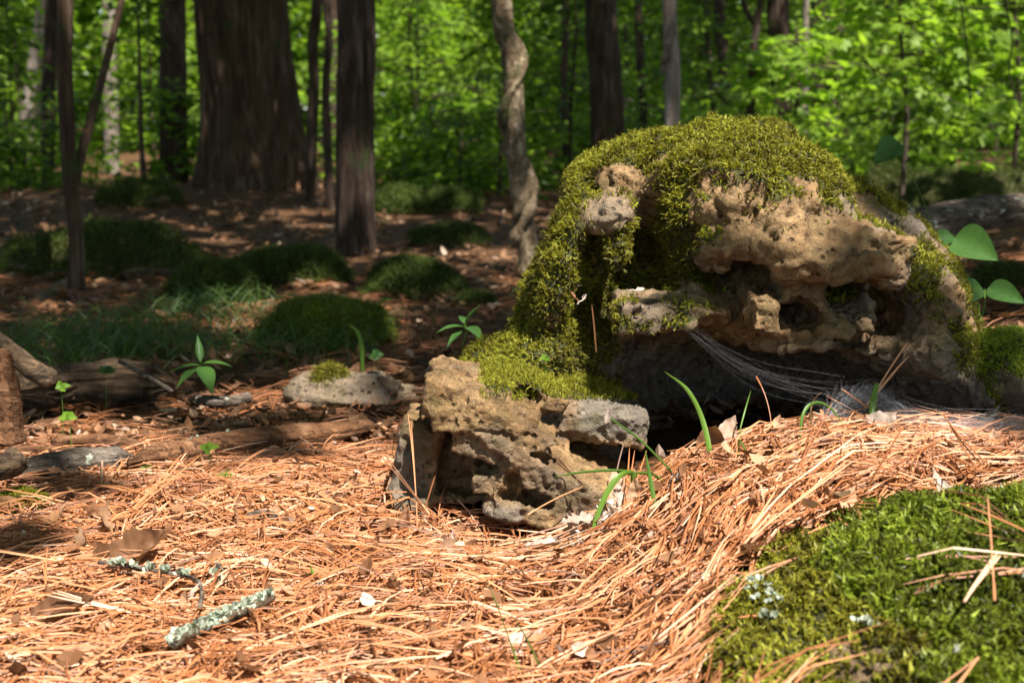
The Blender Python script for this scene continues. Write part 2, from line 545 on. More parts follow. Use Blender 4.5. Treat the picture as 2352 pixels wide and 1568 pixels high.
# trees added round the view to shade the glade; only three stand in frame
for k, (x, y) in enumerate([(-3.4, 0.6), (4.6, -1.0), (-2.2, -5.0), (2.0, -7.5), (6.5, 3.2), (-6.8, 4.2), (6.4, 8.4), (9.5, 13.0), (-9.5, 11.0), (0.5, -12.0), (-7.5, -4.0), (8.0, -6.0), (3.4, 16.0), (-2.6, 21.0), (5.5, 22.0), (-9, 20.0)]):
    V, Q, T = tube(spline([(x, y, G(x, y) - 0.1), (x + .1, y, 3), (x + .05, y + .1, 6), (x - .1, y, 9.5)], 60), np.linspace(0.2, 0.1, 60), 28, bark_disp(0.12, 4, 1.6, k * 7.0))
    if k in (12, 13, 14):
        lab = ['tall dark trunk far behind the boulder', 'tall trunk half hidden far behind the twisted trunk', 'tall trunk lost in the leaves at far right'][k - 12]
    else:
        lab = 'unseen tall forest tree added beyond the frame to shade the glade'
    r = tag(empty('forest_tree', (x, y, G(x, y))), lab, 'tree', 'forest trees around the glade')
    obj('trunk', make_mesh('trunk', V, [Q, T]), M_dark, r)
    trees.append((r, x, y, 9.5, spline([(x, y, 0), (x + .1, y, 3), (x + .05, y + .1, 6), (x - .1, y, 9.5)], 60), None))

# ---- high crowns: unseen leaf sprays added for shade, gaps cut to let the sun through
HOLES = [  # x, y, rx, ry, how open: ground places that the sun reaches
    (0.12, 1.50, 0.85, 0.62, 1.0), (-0.12, 2.02, 0.50, 0.36, 1.0), (0.55, 1.45, 0.5, 0.5, 0.9), (0.7, 1.8, 0.4, 0.3, 0.7), (0.20, 2.58, 0.6, 0.34, 0.97), (-0.75, 1.35, 0.5, 0.28, 0.8),
    (-0.28, 3.05, 0.22, 0.14, 0.9), (-0.85, 2.55, 0.32, 0.12, 0.55), (-0.7, 3.25, 0.25, 0.14, 0.6), (-0.60, 4.25, 0.30, 0.35, 0.75), (0.88, 2.95, 0.3, 0.25, 0.95), (1.45, 3.5, 0.4, 0.3, 0.5),
    (-0.15, 6.1, 0.28, 0.6, 0.8), (2.1, 9.4, 1.6, 1.3, 1.0), (1.15, 3.95, 0.45, 0.3, 0.9), (3.2, 12.5, 1.6, 2.5, 0.9), (-0.9, 14.5, 0.9, 2.8, 1.0), (-4.4, 17.0, 1.0, 3.0, 1.0), (-6.3, 17.5, 1.3, 2.6, 0.9),
    (-2.5, 15.0, 0.9, 3.0, 0.9), (1.4, 8.2, 0.35, 0.5, 0.7), (1.9, 12.4, 0.35, 0.8, 0.8), (-3.1, 13.5, 0.6, 2.2, 0.9), (4.5, 18, 2.5, 3.0, 0.8), (-0.45, 2.42, 0.6, 0.22, 0.65), (-0.55, 2.88, 0.35, 0.16, 0.7), (0.8, 2.52, 0.22, 0.16, 0.95), (-0.95, 2.25, 0.3, 0.2, 0.6), (-3.5, 24, 4, 4, 0.8), (-0.4, 20, 1.2, 3, 0.8)]
def shade(x, y):
    s = np.full(x.shape, 0.97)
    s = np.where(y > 12.5, 0.45, s)
    s = np.where((x > -0.1) & (x < 0.7 + 0.09 * y) & (y > 8.5) & (y < 32) & ~((x > 1.0) & (y < 11)), 0.98, s)
    d = fbm(xy3(x, y), 1.1, 3)
    s = s * (1 - 0.5 * sstep(0.36, 0.55, d))
    for (cx, cy, rx, ry, st) in HOLES:
        q = ((x - cx) / rx) ** 2 + ((y - cy) / ry) ** 2
        s = s * (1 - st * np.exp(-q ** 2 * 0.9))
    for (cx, cy, rx, ry) in ((-2.1, 8.6, 1.7, 3.2), (-0.75, 7.0, 0.5, 1.2), (0.9, 5.5, 0.7, 2.0), (-1.6, 5.2, 0.9, 0.8), (0.9, 12, 1.0, 3.0)):
        q = ((x - cx) / rx) ** 2 + ((y - cy) / ry) ** 2
        s = np.maximum(s, 0.99 * np.exp(-q ** 3))
    return s * sstep(0.08, 0.5, s)

LEAF_V = np.array([[0, 0, 0], [.30, -.24, .05], [.68, -.22, .03], [1, 0, -.10], [.68, .22, .03], [.30, .24, .05]])
LEAF_F = [[0, 1, 2], [0, 2, 3], [0, 3, 4], [0, 4, 5]]
LEAF2_V = np.array([[0, 0, 0], [.5, -.30, .05], [1, 0, -.08], [.5, .30, .05]])
LEAF2_F = [[0, 1, 2], [0, 2, 3]]
NS = 17500
sx = rs.uniform(-15, 17, NS)
sy = rs.uniform(-15, 27, NS)
sz = rs.uniform(4.6, 8.6, NS)
NL = 13
cx = np.repeat(sx, NL) + rs.normal(0, 0.26, NS * NL)
cy = np.repeat(sy, NL) + rs.normal(0, 0.26, NS * NL)
cz = np.repeat(sz, NL) + rs.normal(0, 0.08, NS * NL)
keep = rs.rand(NS * NL) < shade(cx - LX / LZ * cz, cy - LY / LZ * cz)
cx, cy, cz = cx[keep], cy[keep], cz[keep]
P = np.stack([cx, cy, cz], -1)
tr = np.array([(t[1], t[2]) for t in trees])
own = np.argmin((cx[:, None] - tr[:, 0]) ** 2 + (cy[:, None] - tr[:, 1]) ** 2, axis=1)
N = len(P)
d = np.stack([rs.normal(size=N), rs.normal(size=N), rs.normal(0, 0.35, N)], -1)
ax, ay, az = frames(d, rs.normal(0, 0.5, N))
sz_ = rs.uniform(0.19, 0.30, N)[:, None]
M_canopy = m_tint('shade_canopy_leaves', [(0, (0.035, 0.075, 0.012)), (1, (0.08, 0.14, 0.02))], 0.5, 0.45, 1.9)
for k, t in enumerate(trees):
    m = own == k
    if m.sum() < 3:
        continue
    V, FF, tt = scatter(LEAF2_V, LEAF2_F, P[m], ax[m] * sz_[m], ay[m] * sz_[m], az[m] * sz_[m])
    obj('crown', make_mesh('crown', V, FF, False, {'tint': tt}), M_canopy, t[0])
    b = Bag()
    pts = P[m]
    for q in range(7):                      # limbs that carry the crown
        e = pts[rs.randint(len(pts))]
        zs = min(t[3] - 0.3, max(3.6, e[2] - 1.8))
        c0 = t[4][np.argmin(abs(t[4][:, 2] - zs))]
        pth = spline([c0, c0 * 0.6 + e * 0.4 + np.array([0, 0, .25]), e], 14)
        V, Q, T = tube(pth, np.linspace(0.05, 0.012, 14), 7)
        b.add(V, Q); b.F3.append(T + b.n - len(V))
    tk = [c for c in t[0].children if c.name.startswith('trunk')][0]
    lo = obj('limbs', b.mesh('limbs'), M_dark, tk, world_space=False)
    lo['kind'] = 'stuff'

# ---- understory: leafy saplings behind the trunks
def foliage(n_sprays, x, y, h, spread, leaf, zmin=0.25, flat=0.35, droop=0.25, per=16, col=(0.0, 1.0), rng=rs):
    """sprays of leaves round a stem: returns leaf points, directions, tints and the twig paths"""
    Pl, Dl, Tl, tw = [], [], [], []
    gz = G(x, y)
    for _ in range(n_sprays):
        a = rng.uniform(0, 2 * np.pi)
        z0 = zmin + (h - zmin) * rng.rand() ** 0.9
        rr = spread * (1.05 - 0.5 * (z0 / h)) * rng.uniform(0.35, 1.0)
        s0 = np.array([x, y, gz + z0])
        dr = np.array([math.cos(a), math.sin(a), rng.uniform(-0.15, 0.45)])
        e = s0 + dr * rr
        u = rng.uniform(0.30, 1.05, per)
        side = np.array([-dr[1], dr[0], 0])
        off = rng.uniform(-1, 1, per)
        pl = s0 + np.outer(u, dr * rr) + np.outer(off * 0.34 * rr * (1.15 - 0.5 * u), side) + rng.normal(0, 0.03, (per, 3))
        pl[:, 2] -= droop * rr * u ** 2 + np.abs(off) * 0.06 * rr
        dl = dr * 0.7 + np.outer(np.sign(off) * 0.8, side) + rng.normal(0, flat, (per, 3))
        dl[:, 2] -= 0.35
        Pl.append(pl); Dl.append(dl)
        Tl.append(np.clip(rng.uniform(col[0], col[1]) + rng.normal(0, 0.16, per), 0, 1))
        tw.append(np.array([s0, s0 + dr * rr * 0.5 + [0, 0, -droop * rr * 0.2], e + [0, 0, -droop * rr]]))
    return np.concatenate(Pl), np.concatenate(Dl), np.concatenate(Tl), tw

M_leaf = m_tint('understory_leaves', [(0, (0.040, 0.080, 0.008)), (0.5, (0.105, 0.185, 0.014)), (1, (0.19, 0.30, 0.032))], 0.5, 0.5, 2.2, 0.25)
LOBED_V = np.array([[0, 0, 0], [.22, -.34, .03], [.34, -.13, .03], [.62, -.40, .0], [.68, -.10, .02], [1, 0, -.10], [.68, .10, .02], [.62, .40, .0], [.34, .13, .03], [.22, .34, .03]])
LOBED_F = [[0, 1, 2], [0, 2, 8], [0, 8, 9], [2, 3, 4], [2, 4, 6], [2, 6, 8], [8, 6, 7], [4, 5, 6]]

def sapling(name, label, x, y, h, spread, n, leaf, group=None, col=(0.1, 0.9), lobed=False, zmin=0.25, per=16, cat='sapling'):
    r = tag(empty(name, (x, y, G(x, y))), label, cat, group)
    pl, dl, tl, tw = foliage(n, x, y, h, spread, leaf, zmin, per=per, col=col)
    a, b_, c_ = frames(dl, rs.normal(0, 0.45, len(dl)))
    s = (leaf * rs.uniform(0.65, 1.2, len(pl)))[:, None]
    V, FF, tt = scatter(LOBED_V if lobed else LEAF_V, LOBED_F if lobed else LEAF_F, pl, a * s, b_ * s, c_ * s, tl)
    obj('crown', make_mesh('crown', V, FF, False, {'tint': tt}), M_leaf, r)
    b = Bag()
    w = rs.uniform(-0.12, 0.12, (2, 2)) * h * 0.5
    V, Q, T = tube(spline([(x, y, G(x, y) - 0.05), (x + w[0, 0] * .4, y, h * .35), (x + w[0, 1] * .4, y, h * .7), (x, y, h)], 30), np.linspace(0.012 + 0.004 * h, 0.005, 30), 8)
    tk = obj('trunk', make_mesh('trunk', V, [Q, T]), M_twig, r)
    for p in tw[::2]:
        V, Q, T = tube(spline(p, 7), np.linspace(0.006, 0.002, 7), 4, cap=False)
        b.add(V, Q)
    o = obj('twigs', b.mesh('twigs'), M_twig, tk, world_space=False)
    o['kind'] = 'stuff'
    return r

G_S = 'leafy saplings behind the trunks'
# the bright maple at the right
sapling('maple_sapling', 'bright sunlit maple sapling spreading at upper right', 2.25, 8.3, 1.75, 1.05, 62, 0.115, None, (0.55, 1.0), True, 0.45, 14)
sapling('maple_sapling', 'low sunlit maple sapling left of the bright maple', 1.55, 7.9, 1.1, 0.6, 36, 0.10, None, (0.5, 1.0), True, 0.25, 14)
sapling('maple_sapling', 'sunlit maple sapling behind the bright one at right edge', 3.35, 9.6, 2.2, 1.1, 60, 0.11, None, (0.45, 1.0), True, 0.4, 14)
sapling('leafy_sapling', 'low bright leafy sapling right of the boulder crown', 1.75, 9.2, 1.0, 0.75, 40, 0.085, None, (0.35, 0.9), True, 0.2, 14)
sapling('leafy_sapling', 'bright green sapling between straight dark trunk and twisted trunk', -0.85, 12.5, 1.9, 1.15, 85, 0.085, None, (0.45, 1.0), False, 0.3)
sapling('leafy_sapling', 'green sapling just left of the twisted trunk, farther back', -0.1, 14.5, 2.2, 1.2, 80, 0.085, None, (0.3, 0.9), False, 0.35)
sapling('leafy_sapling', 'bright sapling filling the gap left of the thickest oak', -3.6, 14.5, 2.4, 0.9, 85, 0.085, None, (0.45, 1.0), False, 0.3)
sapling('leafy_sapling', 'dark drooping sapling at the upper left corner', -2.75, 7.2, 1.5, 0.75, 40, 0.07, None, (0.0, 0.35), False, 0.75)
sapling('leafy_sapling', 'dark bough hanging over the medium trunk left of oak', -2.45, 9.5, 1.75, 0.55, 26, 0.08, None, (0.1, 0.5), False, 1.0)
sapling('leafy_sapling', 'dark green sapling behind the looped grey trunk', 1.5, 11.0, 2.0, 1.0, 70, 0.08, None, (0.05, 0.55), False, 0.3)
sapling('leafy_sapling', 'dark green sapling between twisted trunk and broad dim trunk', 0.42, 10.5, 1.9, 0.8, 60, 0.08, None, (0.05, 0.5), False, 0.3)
for k in range(30):
    y = rs.uniform(13.5, 27)
    x = rs.uniform(-0.42, 0.42) * y
    sapling('leafy_sapling', 'leafy green sapling in the sunny thicket behind the trunks', x, y, rs.uniform(2.2, 4.2), rs.uniform(1.2, 1.8), 85, rs.uniform(0.10, 0.14), G_S, (0.0, 0.45) if -0.03 < x / y < 0.19 else (0.2, 0.95), False, 0.1, 14)  # darker leaf tint behind the boulder stands in for shade there
for k in range(16):                         # the thicket goes on past both sides of the view
    y = rs.uniform(9, 22)
    x = (1 if k % 2 else -1) * rs.uniform(0.44, 0.95) * y
    sapling('leafy_sapling', 'leafy green sapling in the sunny thicket behind the trunks', x, y, rs.uniform(2.2, 4.2), rs.uniform(1.3, 1.9), 45, 0.13, G_S, (0.1, 0.8), False, 0.1, 14)
for k in range(40):
    y = rs.uniform(9.6, 14)
    x = rs.uniform(-0.40, 0.40) * y
    if y < 10.9 and abs(x + 1.75) < 1.3: y += 1.6
    sapling('low_shrub', 'low leafy shrub hugging the ground under the thicket', x, y, rs.uniform(0.5, 0.95), rs.uniform(0.6, 0.9), 34, rs.uniform(0.07, 0.10), 'low shrubs under the thicket', (0.1, 0.7), False, 0.02, 13, 'shrub')
# far forest: one mass of leaves
N = 125000
y = 27 + 25 * rs.rand(N) ** 1.3
x = rs.uniform(-1, 1, N) * np.where(rs.rand(N) < 0.72, 0.45, 1.15) * y
z = rs.rand(N) ** 0.9 * 7.5
cl = fbm(np.stack([x, y, z], -1), 0.55, 3)
m = cl > -0.3
x, y, z, cl = x[m], y[m], z[m], cl[m]
d = np.stack([rs.normal(size=len(x)), rs.normal(size=len(x)), rs.normal(-0.3, 0.4, len(x))], -1)
a, b_, c_ = frames(d, rs.normal(0, 0.6, len(x)))
s = rs.uniform(0.26, 0.48, len(x))[:, None]
V, FF, tt = scatter(LEAF2_V, LEAF2_F, np.stack([x, y, z + terrain(x, y)], -1), a * s, b_ * s, c_ * s, np.clip(0.5 + 0.4 * cl + rs.normal(0, .15, len(x)), 0, 1))
tag(obj('forest', make_mesh('forest', V, FF, False, {'tint': tt}), M_leaf), 'far green leaves of the wood closing the view', 'forest', kind='stuff')
# thin hanging creepers at upper right
for lab, pts, Y in (('thin dark creeper hanging nearest the right edge', [(2305, -10), (2325, 90), (2318, 160), (2332, 230)], 6.0),
                    ('thin dark creeper hanging left of the edge creeper', [(2202, -10), (2215, 60), (2222, 140), (2226, 190), (2230, 260)], 6.2)):
    P_ = spline([W(a, b, Y) for a, b in pts], 30)
    P_ = np.concatenate([[P_[0] + [0, 0, 3.0]], P_])
    V, Q, T = tube(P_, 0.0035, 6)
    tag(obj('hanging_creeper', make_mesh('hanging_creeper', V, [Q, T]), M_twig), lab, 'vine')
# ------------------------------------------------------------------ boulders carved as solids
def surface_net(Fd, org, h):
    nx, ny, nz = Fd.shape
    ins = Fd < 0
    c = [(a, b, d) for a in (0, 1) for b in (0, 1) for d in (0, 1)]
    cnt = np.zeros((nx - 1, ny - 1, nz - 1), np.int8)
    for a, b, d in c:
        cnt += ins[a:nx - 1 + a, b:ny - 1 + b, d:nz - 1 + d]
    act = (cnt > 0) & (cnt < 8)
    I = np.argwhere(act)
    idx = np.full(act.shape, -1, np.int32)
    idx[act] = np.arange(len(I))
    acc = np.zeros((len(I), 3))
    num = np.zeros(len(I))
    for A in c:
        for k in range(3):
            if A[k] == 0:
                B = list(A); B[k] = 1
                fa = Fd[I[:, 0] + A[0], I[:, 1] + A[1], I[:, 2] + A[2]]
                fb = Fd[I[:, 0] + B[0], I[:, 1] + B[1], I[:, 2] + B[2]]
                m = (fa < 0) != (fb < 0)
                t = np.where(m, fa / np.where(m, fa - fb, 1), 0)
                pt = np.array(A, float)[None] + t[:, None] * np.eye(3)[k][None]
                acc += pt * m[:, None]
                num += m
    V = org + (I + acc / num[:, None]) * h
    FF = []
    for k in range(3):
        o = [s for s in range(3) if s != k]
        sl0 = [slice(1, -1)] * 3; sl1 = [slice(1, -1)] * 3
        sl0[k] = slice(0, -1); sl1[k] = slice(1, None)
        a, b = ins[tuple(sl0)], ins[tuple(sl1)]
        for flip, m in ((False, a & ~b), (True, ~a & b)):
            e = np.argwhere(m)
            e[:, o[0]] += 1; e[:, o[1]] += 1
            q = []
            for da, db in ((0, 0), (1, 0), (1, 1), (0, 1)):
                w = e.copy()
                w[:, o[0]] -= da; w[:, o[1]] -= db
                q.append(idx[w[:, 0], w[:, 1], w[:, 2]])
            q = np.stack(q, -1)
            if (k == 1) != flip:
                q = q[:, ::-1]
            FF.append(q)
    FF = np.concatenate(FF)
    return V, FF

def normals(V, FF):
    n = np.cross(V[FF[:, 2]] - V[FF[:, 0]], V[FF[:, 3 if FF.shape[1] == 4 else 1]] - V[FF[:, 1 if FF.shape[1] == 4 else 0]])
    out = np.zeros_like(V)
    for k in range(FF.shape[1]):
        np.add.at(out, FF[:, k], n)
    return norm(out)

def upsample(C, n, st):
    for k in range(3):
        x = np.arange(n[k]) / st
        i = np.minimum(x.astype(int), C.shape[k] - 2)
        sh = [1, 1, 1]; sh[k] = -1
        t = (x - i).astype(np.float32).reshape(sh)
        C = np.take(C, i, axis=k) * (1 - t) + np.take(C, i + 1, axis=k) * t
    return C

def sdf(P, ops):
    D = np.full(len(P), 1.0, np.float32)
    for op, c, r, ang, k in ops:
        x, y, z = P[:, 0] - np.float32(c[0]), P[:, 1] - np.float32(c[1]), P[:, 2] - np.float32(c[2])
        if ang:
            ca, sa = np.float32(math.cos(ang)), np.float32(math.sin(ang))
            x, z = x * ca + z * sa, z * ca - x * sa
        if op == 'B':                       # rounded block
            rd = np.float32(min(r) * 0.3)
            x, y, z = abs(x) - np.float32(r[0]) + rd, abs(y) - np.float32(r[1]) + rd, abs(z) - np.float32(r[2]) + rd
            d = np.sqrt(np.maximum(x, 0) ** 2 + np.maximum(y, 0) ** 2 + np.maximum(z, 0) ** 2) + np.minimum(np.maximum(np.maximum(x, y), z), 0) - rd
        else:
            x, y, z = x / np.float32(r[0]), y / np.float32(r[1]), z / np.float32(r[2])
            k0 = np.sqrt(x * x + y * y + z * z)
            x, y, z = x / np.float32(r[0]), y / np.float32(r[1]), z / np.float32(r[2])
            d = k0 * (k0 - 1) / (np.sqrt(x * x + y * y + z * z) + np.float32(1e-6))
        k = np.float32(k)
        if op in '+B':
            hh = np.clip(0.5 + 0.5 * (D - d) / k, 0, 1)
            D = D * (1 - hh) + d * hh - k * hh * (1 - hh)
        else:
            d = -d
            hh = np.clip(0.5 + 0.5 * (d - D) / k, 0, 1)
            D = D * (1 - hh) + d * hh + k * hh * (1 - hh)
    return D

def carve(ops, lo, hi, h, warp, noise):
    """solid from ellipsoids added and cut away, bent by noise, then roughened"""
    lo, hi = np.array(lo), np.array(hi)
    st = 4
    nc = np.ceil((hi - lo) / (h * st)).astype(int) + 2
    n = (nc - 1) * st
    C = np.stack(np.meshgrid(*[lo[k] + np.arange(nc[k]) * h * st for k in range(3)], indexing='ij'), -1).reshape(-1, 3).astype(np.float32)
    WV = [upsample((fbm(C, warp[0], 3, off=o) * warp[1]).reshape(nc), n, st) for o in (1.3, 17.7, 41.1)]
    D = upsample(sdf(C, ops).reshape(nc), n, st)
    m = np.abs(D) < 0.05 + warp[1]
    I = np.argwhere(m)
    pts = (lo + I * h).astype(np.float32)
    pts += np.stack([w[m] for w in WV], -1)
    D[m] = np.concatenate([sdf(pts[a:a + 200000], ops) for a in range(0, len(pts), 200000)])
    D[0] = D[-1] = 1; D[:, 0] = D[:, -1] = 1; D[:, :, -1] = 1; D[:, :, 0] = 1
    V, FF = surface_net(D, lo, h)
    Nn = normals(V, FF)
    for (s, amp, mode) in noise:
        w = fbm(V, s, 3, off=s * 0.37)
        V = V + Nn * (amp * (np.abs(w) * 2 - 0.45 if mode == 'ridge' else (-np.maximum(0, w - 0.22) * 3 if mode == 'pit' else w)))[:, None]
    return V, FF

def E(op, vx, vy, Y, rx, ry, rz, ang=0.0, k=0.03):
    """ellipsoid: picture centre and depth, half sizes: rx and rz in picture units, ry in metres"""
    return (op, W(vx, vy, Y), (rx * PX(Y), ry, rz * PX(Y)), -math.radians(ang), k)

big = [
    E('+', 1660, 560, 2.46, 305, 0.24, 262), E('+', 1920, 730, 2.46, 215, 0.24, 225, 12), E('+', 1760, 800, 2.70, 480, 0.30, 420),
    E('+', 1420, 640, 2.44, 130, 0.17, 250, 12), E('+', 1500, 420, 2.48, 190, 0.18, 110, -10), E('+', 1310, 740, 2.42, 130, 0.16, 170, 15),
    E('+', 1190, 850, 2.32, 210, 0.15, 80, -32), E('+', 2190, 880, 2.44, 100, 0.16, 190, -28), E('+', 1300, 960, 2.36, 180, 0.16, 110),
    E('+', 1780, 1080, 2.74, 520, 0.2, 160), E('+', 1730, 405, 2.44, 185, 0.2, 110, 14), E('+', 1660, 450, 2.34, 120, 0.14, 80, 0),
    # hollows
    E('-', 1790, 985, 2.20, 385, 0.52, 190, 0, 0.02), E('-', 1590, 880, 2.16, 190, 0.34, 120, 0, 0.02), E('-', 1455, 640, 2.20, 125, 0.18, 175, 10, 0.03), E('-', 1390, 810, 2.14, 105, 0.17, 110, 0, 0.03),
    E('-', 1545, 372, 2.25, 95, 0.10, 34, -8, 0.012),
    # what stands proud
    E('+', 1765, 480, 2.34, 195, 0.17, 130, 14, 0.03), E('+', 1800, 575, 2.27, 225, 0.14, 100, 4, 0.03), E('B', 1970, 575, 2.24, 105, 0.10, 62, 12, 0.02), E('+', 2110, 720, 2.32, 85, 0.13, 150, -10, 0.03),
    E('+', 1395, 500, 2.26, 72, 0.08, 50, -14, 0.02), E('+', 1292, 610, 2.30, 42, 0.10, 190, 14, 0.02), E('+', 1680, 410, 2.33, 190, 0.14, 75, 4, 0.03), E('+', 1640, 470, 2.27, 90, 0.10, 60, 0, 0.03),
    E('B', 1500, 708, 2.20, 88, 0.10, 32, 3, 0.012), E('+', 1600, 706, 2.22, 70, 0.10, 30, 8, 0.012),
    E('+', 1420, 570, 2.24, 26, 0.05, 50, 10, 0.012),
    E('+', 1850, 720, 2.27, 190, 0.13, 80, 0, 0.02), E('+', 1860, 778, 2.19, 92, 0.08, 24, -6, 0.012), E('+', 2130, 815, 2.22, 66, 0.10, 62, -20, 0.02),
    # holes in the face
    E('-', 1690, 655, 2.14, 112, 0.27, 46, 8, 0.010), E('-', 1970, 676, 2.14, 54, 0.26, 46, -10, 0.010), E('-', 1835, 730, 2.12, 60, 0.22, 30, -8, 0.008),
    E('-', 2080, 745, 2.14, 62, 0.26, 76, -15, 0.012), E('-', 1990, 800, 2.12, 100, 0.24, 42, 0, 0.010), E('-', 1800, 548, 2.10, 26, 0.05, 10, 12, 0.006), E('-', 1880, 625, 2.08, 50, 0.06, 20, 20, 0.008),
    E('B', 1738, 712, 2.18, 32, 0.07, 40, 5, 0.008), E('B', 1950, 612, 2.16, 72, 0.07, 26, -6, 0.008), E('+', 1650, 565, 2.23, 60, 0.08, 60, 0, 0.01),
    E('-', 1870, 850, 2.08, 60, 0.08, 20, 0, 0.008),
]
low = [
    E('+', 1120, 1080, 2.20, 190, 0.12, 150, 0, 0.02), E('B', 1110, 912, 2.07, 130, 0.10, 55, 10, 0.010), E('B', 1180, 985, 2.05, 140, 0.10, 48, 30, 0.010), E('B', 1290, 1130, 2.07, 165, 0.12, 90, 24, 0.012),
    E('B', 965, 1040, 2.12, 50, 0.08, 95, 12, 0.012), E('B', 1350, 955, 2.18, 130, 0.10, 38, 6, 0.010), E('B', 1010, 1150, 2.10, 110, 0.08, 40, 0, 0.012),
    E('B', 1195, 885, 2.13, 75, 0.08, 30, 16, 0.008), E('B', 1160, 895, 2.07, 26, 0.05, 26, 30, 0.006), E('B', 1400, 1170, 2.10, 90, 0.1, 80, 30, 0.012), E('+', 1300, 915, 2.24, 120, 0.12, 45, 8, 0.02), E('B', 1240, 895, 2.10, 60, 0.06, 20, 22, 0.006),
    E('-', 1060, 1085, 1.94, 70, 0.13, 95, -6, 0.006), E('-', 1008, 985, 1.96, 36, 0.08, 34, 0, 0.006), E('-', 1212, 912, 2.0, 44, 0.08, 26, 20, 0.005),
    E('-', 1340, 1040, 2.0, 90, 0.10, 26, 14, 0.008), E('-', 1200, 1230, 1.99, 230, 0.17, 44, 12, 0.010), E('-', 1170, 1135, 1.94, 26, 0.06, 46, 10, 0.006),
    E('B', 1128, 1090, 2.03, 40, 0.06, 26, -8, 0.006), E('B', 1035, 950, 2.01, 42, 0.05, 26, -6, 0.006), E('B', 1150, 1035, 2.01, 112, 0.05, 26, 22, 0.006),
    E('-', 1225, 1150, 1.95, 44, 0.06, 18, 14, 0.004), E('B', 1165, 1165, 1.99, 18, 0.03, 22, 10, 0.004), E('-', 1270, 1068, 1.95, 60, 0.035, 12, 20, 0.004), E('-', 1130, 1000, 1.94, 70, 0.02, 6, 14, 0.004),
]
M_stone = m_stone('stone_tan', (0.215, 0.120, 0.046), (0.34, 0.215, 0.098), (0.085, 0.050, 0.022), (0.18, 0.155, 0.125), (0.060, 0.060, 0.010))

def shoots(P, Nn, length, width, tint, droop=0.5, rnd=0.6, up=0.35, leafy=True):
    """moss shoots: a bent tapering stem with small leaflets; P, Nn (n,3)"""
    n = len(P)
    d0 = norm(Nn + rnd * rs.normal(size=(n, 3)) * 0.6 + np.array([0, 0, up]))
    side = norm(np.cross(d0, rs.normal(size=(n, 3))))
    bend = norm(d0 * 0.6 + np.array([0, 0, -droop]) + 0.5 * rs.normal(size=(n, 3)))
    L = length[:, None]
    p0, p1, p2 = P - Nn * 0.003, P + d0 * L * 0.55, P + d0 * L * 0.55 + bend * L * 0.5
    w = width[:, None]
    nn = np.cross(side, d0)
    vs = [p0 - side * w * .7, p0 + side * w * .7, p1 - side * w, p1 + side * w, p2, p1 + nn * w * 0.9]
    T = [[0, 1, 3], [0, 3, 2], [2, 3, 4], [0, 5, 1], [2, 4, 5], [5, 4, 3]]
    if leafy:
        for a, (t, sg) in enumerate([(0.4, 1), (0.65, -1), (0.9, 1), (1.15, -1)]):
            b = np.where(t < 1, 1.0, 1.0)
            c = p0 * (1 - min(t, 1)) + p1 * min(t, 1) if t <= 1 else p1 + (p2 - p1) * (t - 1) * 2.0
            ld = norm(side * sg * math.cos(a * 0.9) + nn * math.sin(a * 1.7) + d0 * 0.7)
            k = len(vs)
            vs += [c - d0 * w * .8, c + d0 * w * .8, c + ld * L * 0.30]
            T.append([k, k + 1, k + 2])
    V = np.stack(vs, 1)
    m = V.shape[1]
    FF = (np.asarray(T)[None] + (np.arange(n) * m)[:, None, None]).reshape(-1, 3)
    gt = np.zeros(m); gt[4] = 0.22; gt[8::3] = 0.12
    tv = np.clip(tint[:, None] + gt[None], 0, 1).ravel()
    return V.reshape(-1, 3), FF, tv

def on_surface(V, FF, Nn, weight, n):
    """n random points on the quads, by area and weight (per vertex)"""
    A = np.linalg.norm(np.cross(V[FF[:, 2]] - V[FF[:, 0]], V[FF[:, 1]] - V[FF[:, 0]]), axis=1) * weight[FF].mean(1)
    c = np.cumsum(A)
    k = np.searchsorted(c, rs.rand(n) * c[-1])
    a, b = rs.rand(n, 1), rs.rand(n, 1)
    f = FF[k]
    p = (V[f[:, 0]] * (1 - a) + V[f[:, 1]] * a) * (1 - b) + (V[f[:, 3]] * (1 - a) + V[f[:, 2]] * a) * b
    return p, norm(Nn[f].mean(1)), k

def view_xy(P):
    """picture coordinates of world points"""
    dx, dy, dz = P[:, 0], P[:, 1], P[:, 2] - CAM_Z
    cp, sp = math.cos(PITCH), math.sin(PITCH)
    f = dy * cp - dz * sp
    up = dy * sp + dz * cp
    return 1176 + F * dx / f, 784 - F * up / f

M_moss = m_tint('moss', [(0, (0.035, 0.030, 0.005)), (0.35, (0.135, 0.120, 0.010)), (0.7, (0.25, 0.245, 0.020)), (1, (0.42, 0.42, 0.06))], 0.55, 0.35, 1.8, 0.3)
M_moss_green = m_tint('moss_green', [(0, (0.040, 0.045, 0.006)), (0.4, (0.115, 0.140, 0.011)), (0.75, (0.20, 0.255, 0.018)), (1, (0.36, 0.43, 0.06))], 0.45, 0.40, 1.8, 0.4)
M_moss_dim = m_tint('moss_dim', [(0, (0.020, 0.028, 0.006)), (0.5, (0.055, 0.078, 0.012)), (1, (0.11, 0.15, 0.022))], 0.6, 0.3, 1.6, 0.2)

# the big domed boulder
V, FF = carve(big, (-0.16, 2.05, -0.06), (0.88, 2.86, 0.66), 0.0052, (9.0, 0.024), [(9, 0.012, 'n'), (22, 0.010, 'ridge'), (60, 0.0035, 'n'), (34, 0.012, 'pit'), (75, 0.006, 'pit')])
Nn = normals(V, FF)
vx, vy = view_xy(V)
nz = fbm(V, 14, 3)
nzl = fbm(V, 5, 2)
up = Nn[:, 2]
moss = sstep(0.30, 0.62, up + 0.35 * nz + 0.2 * nzl)
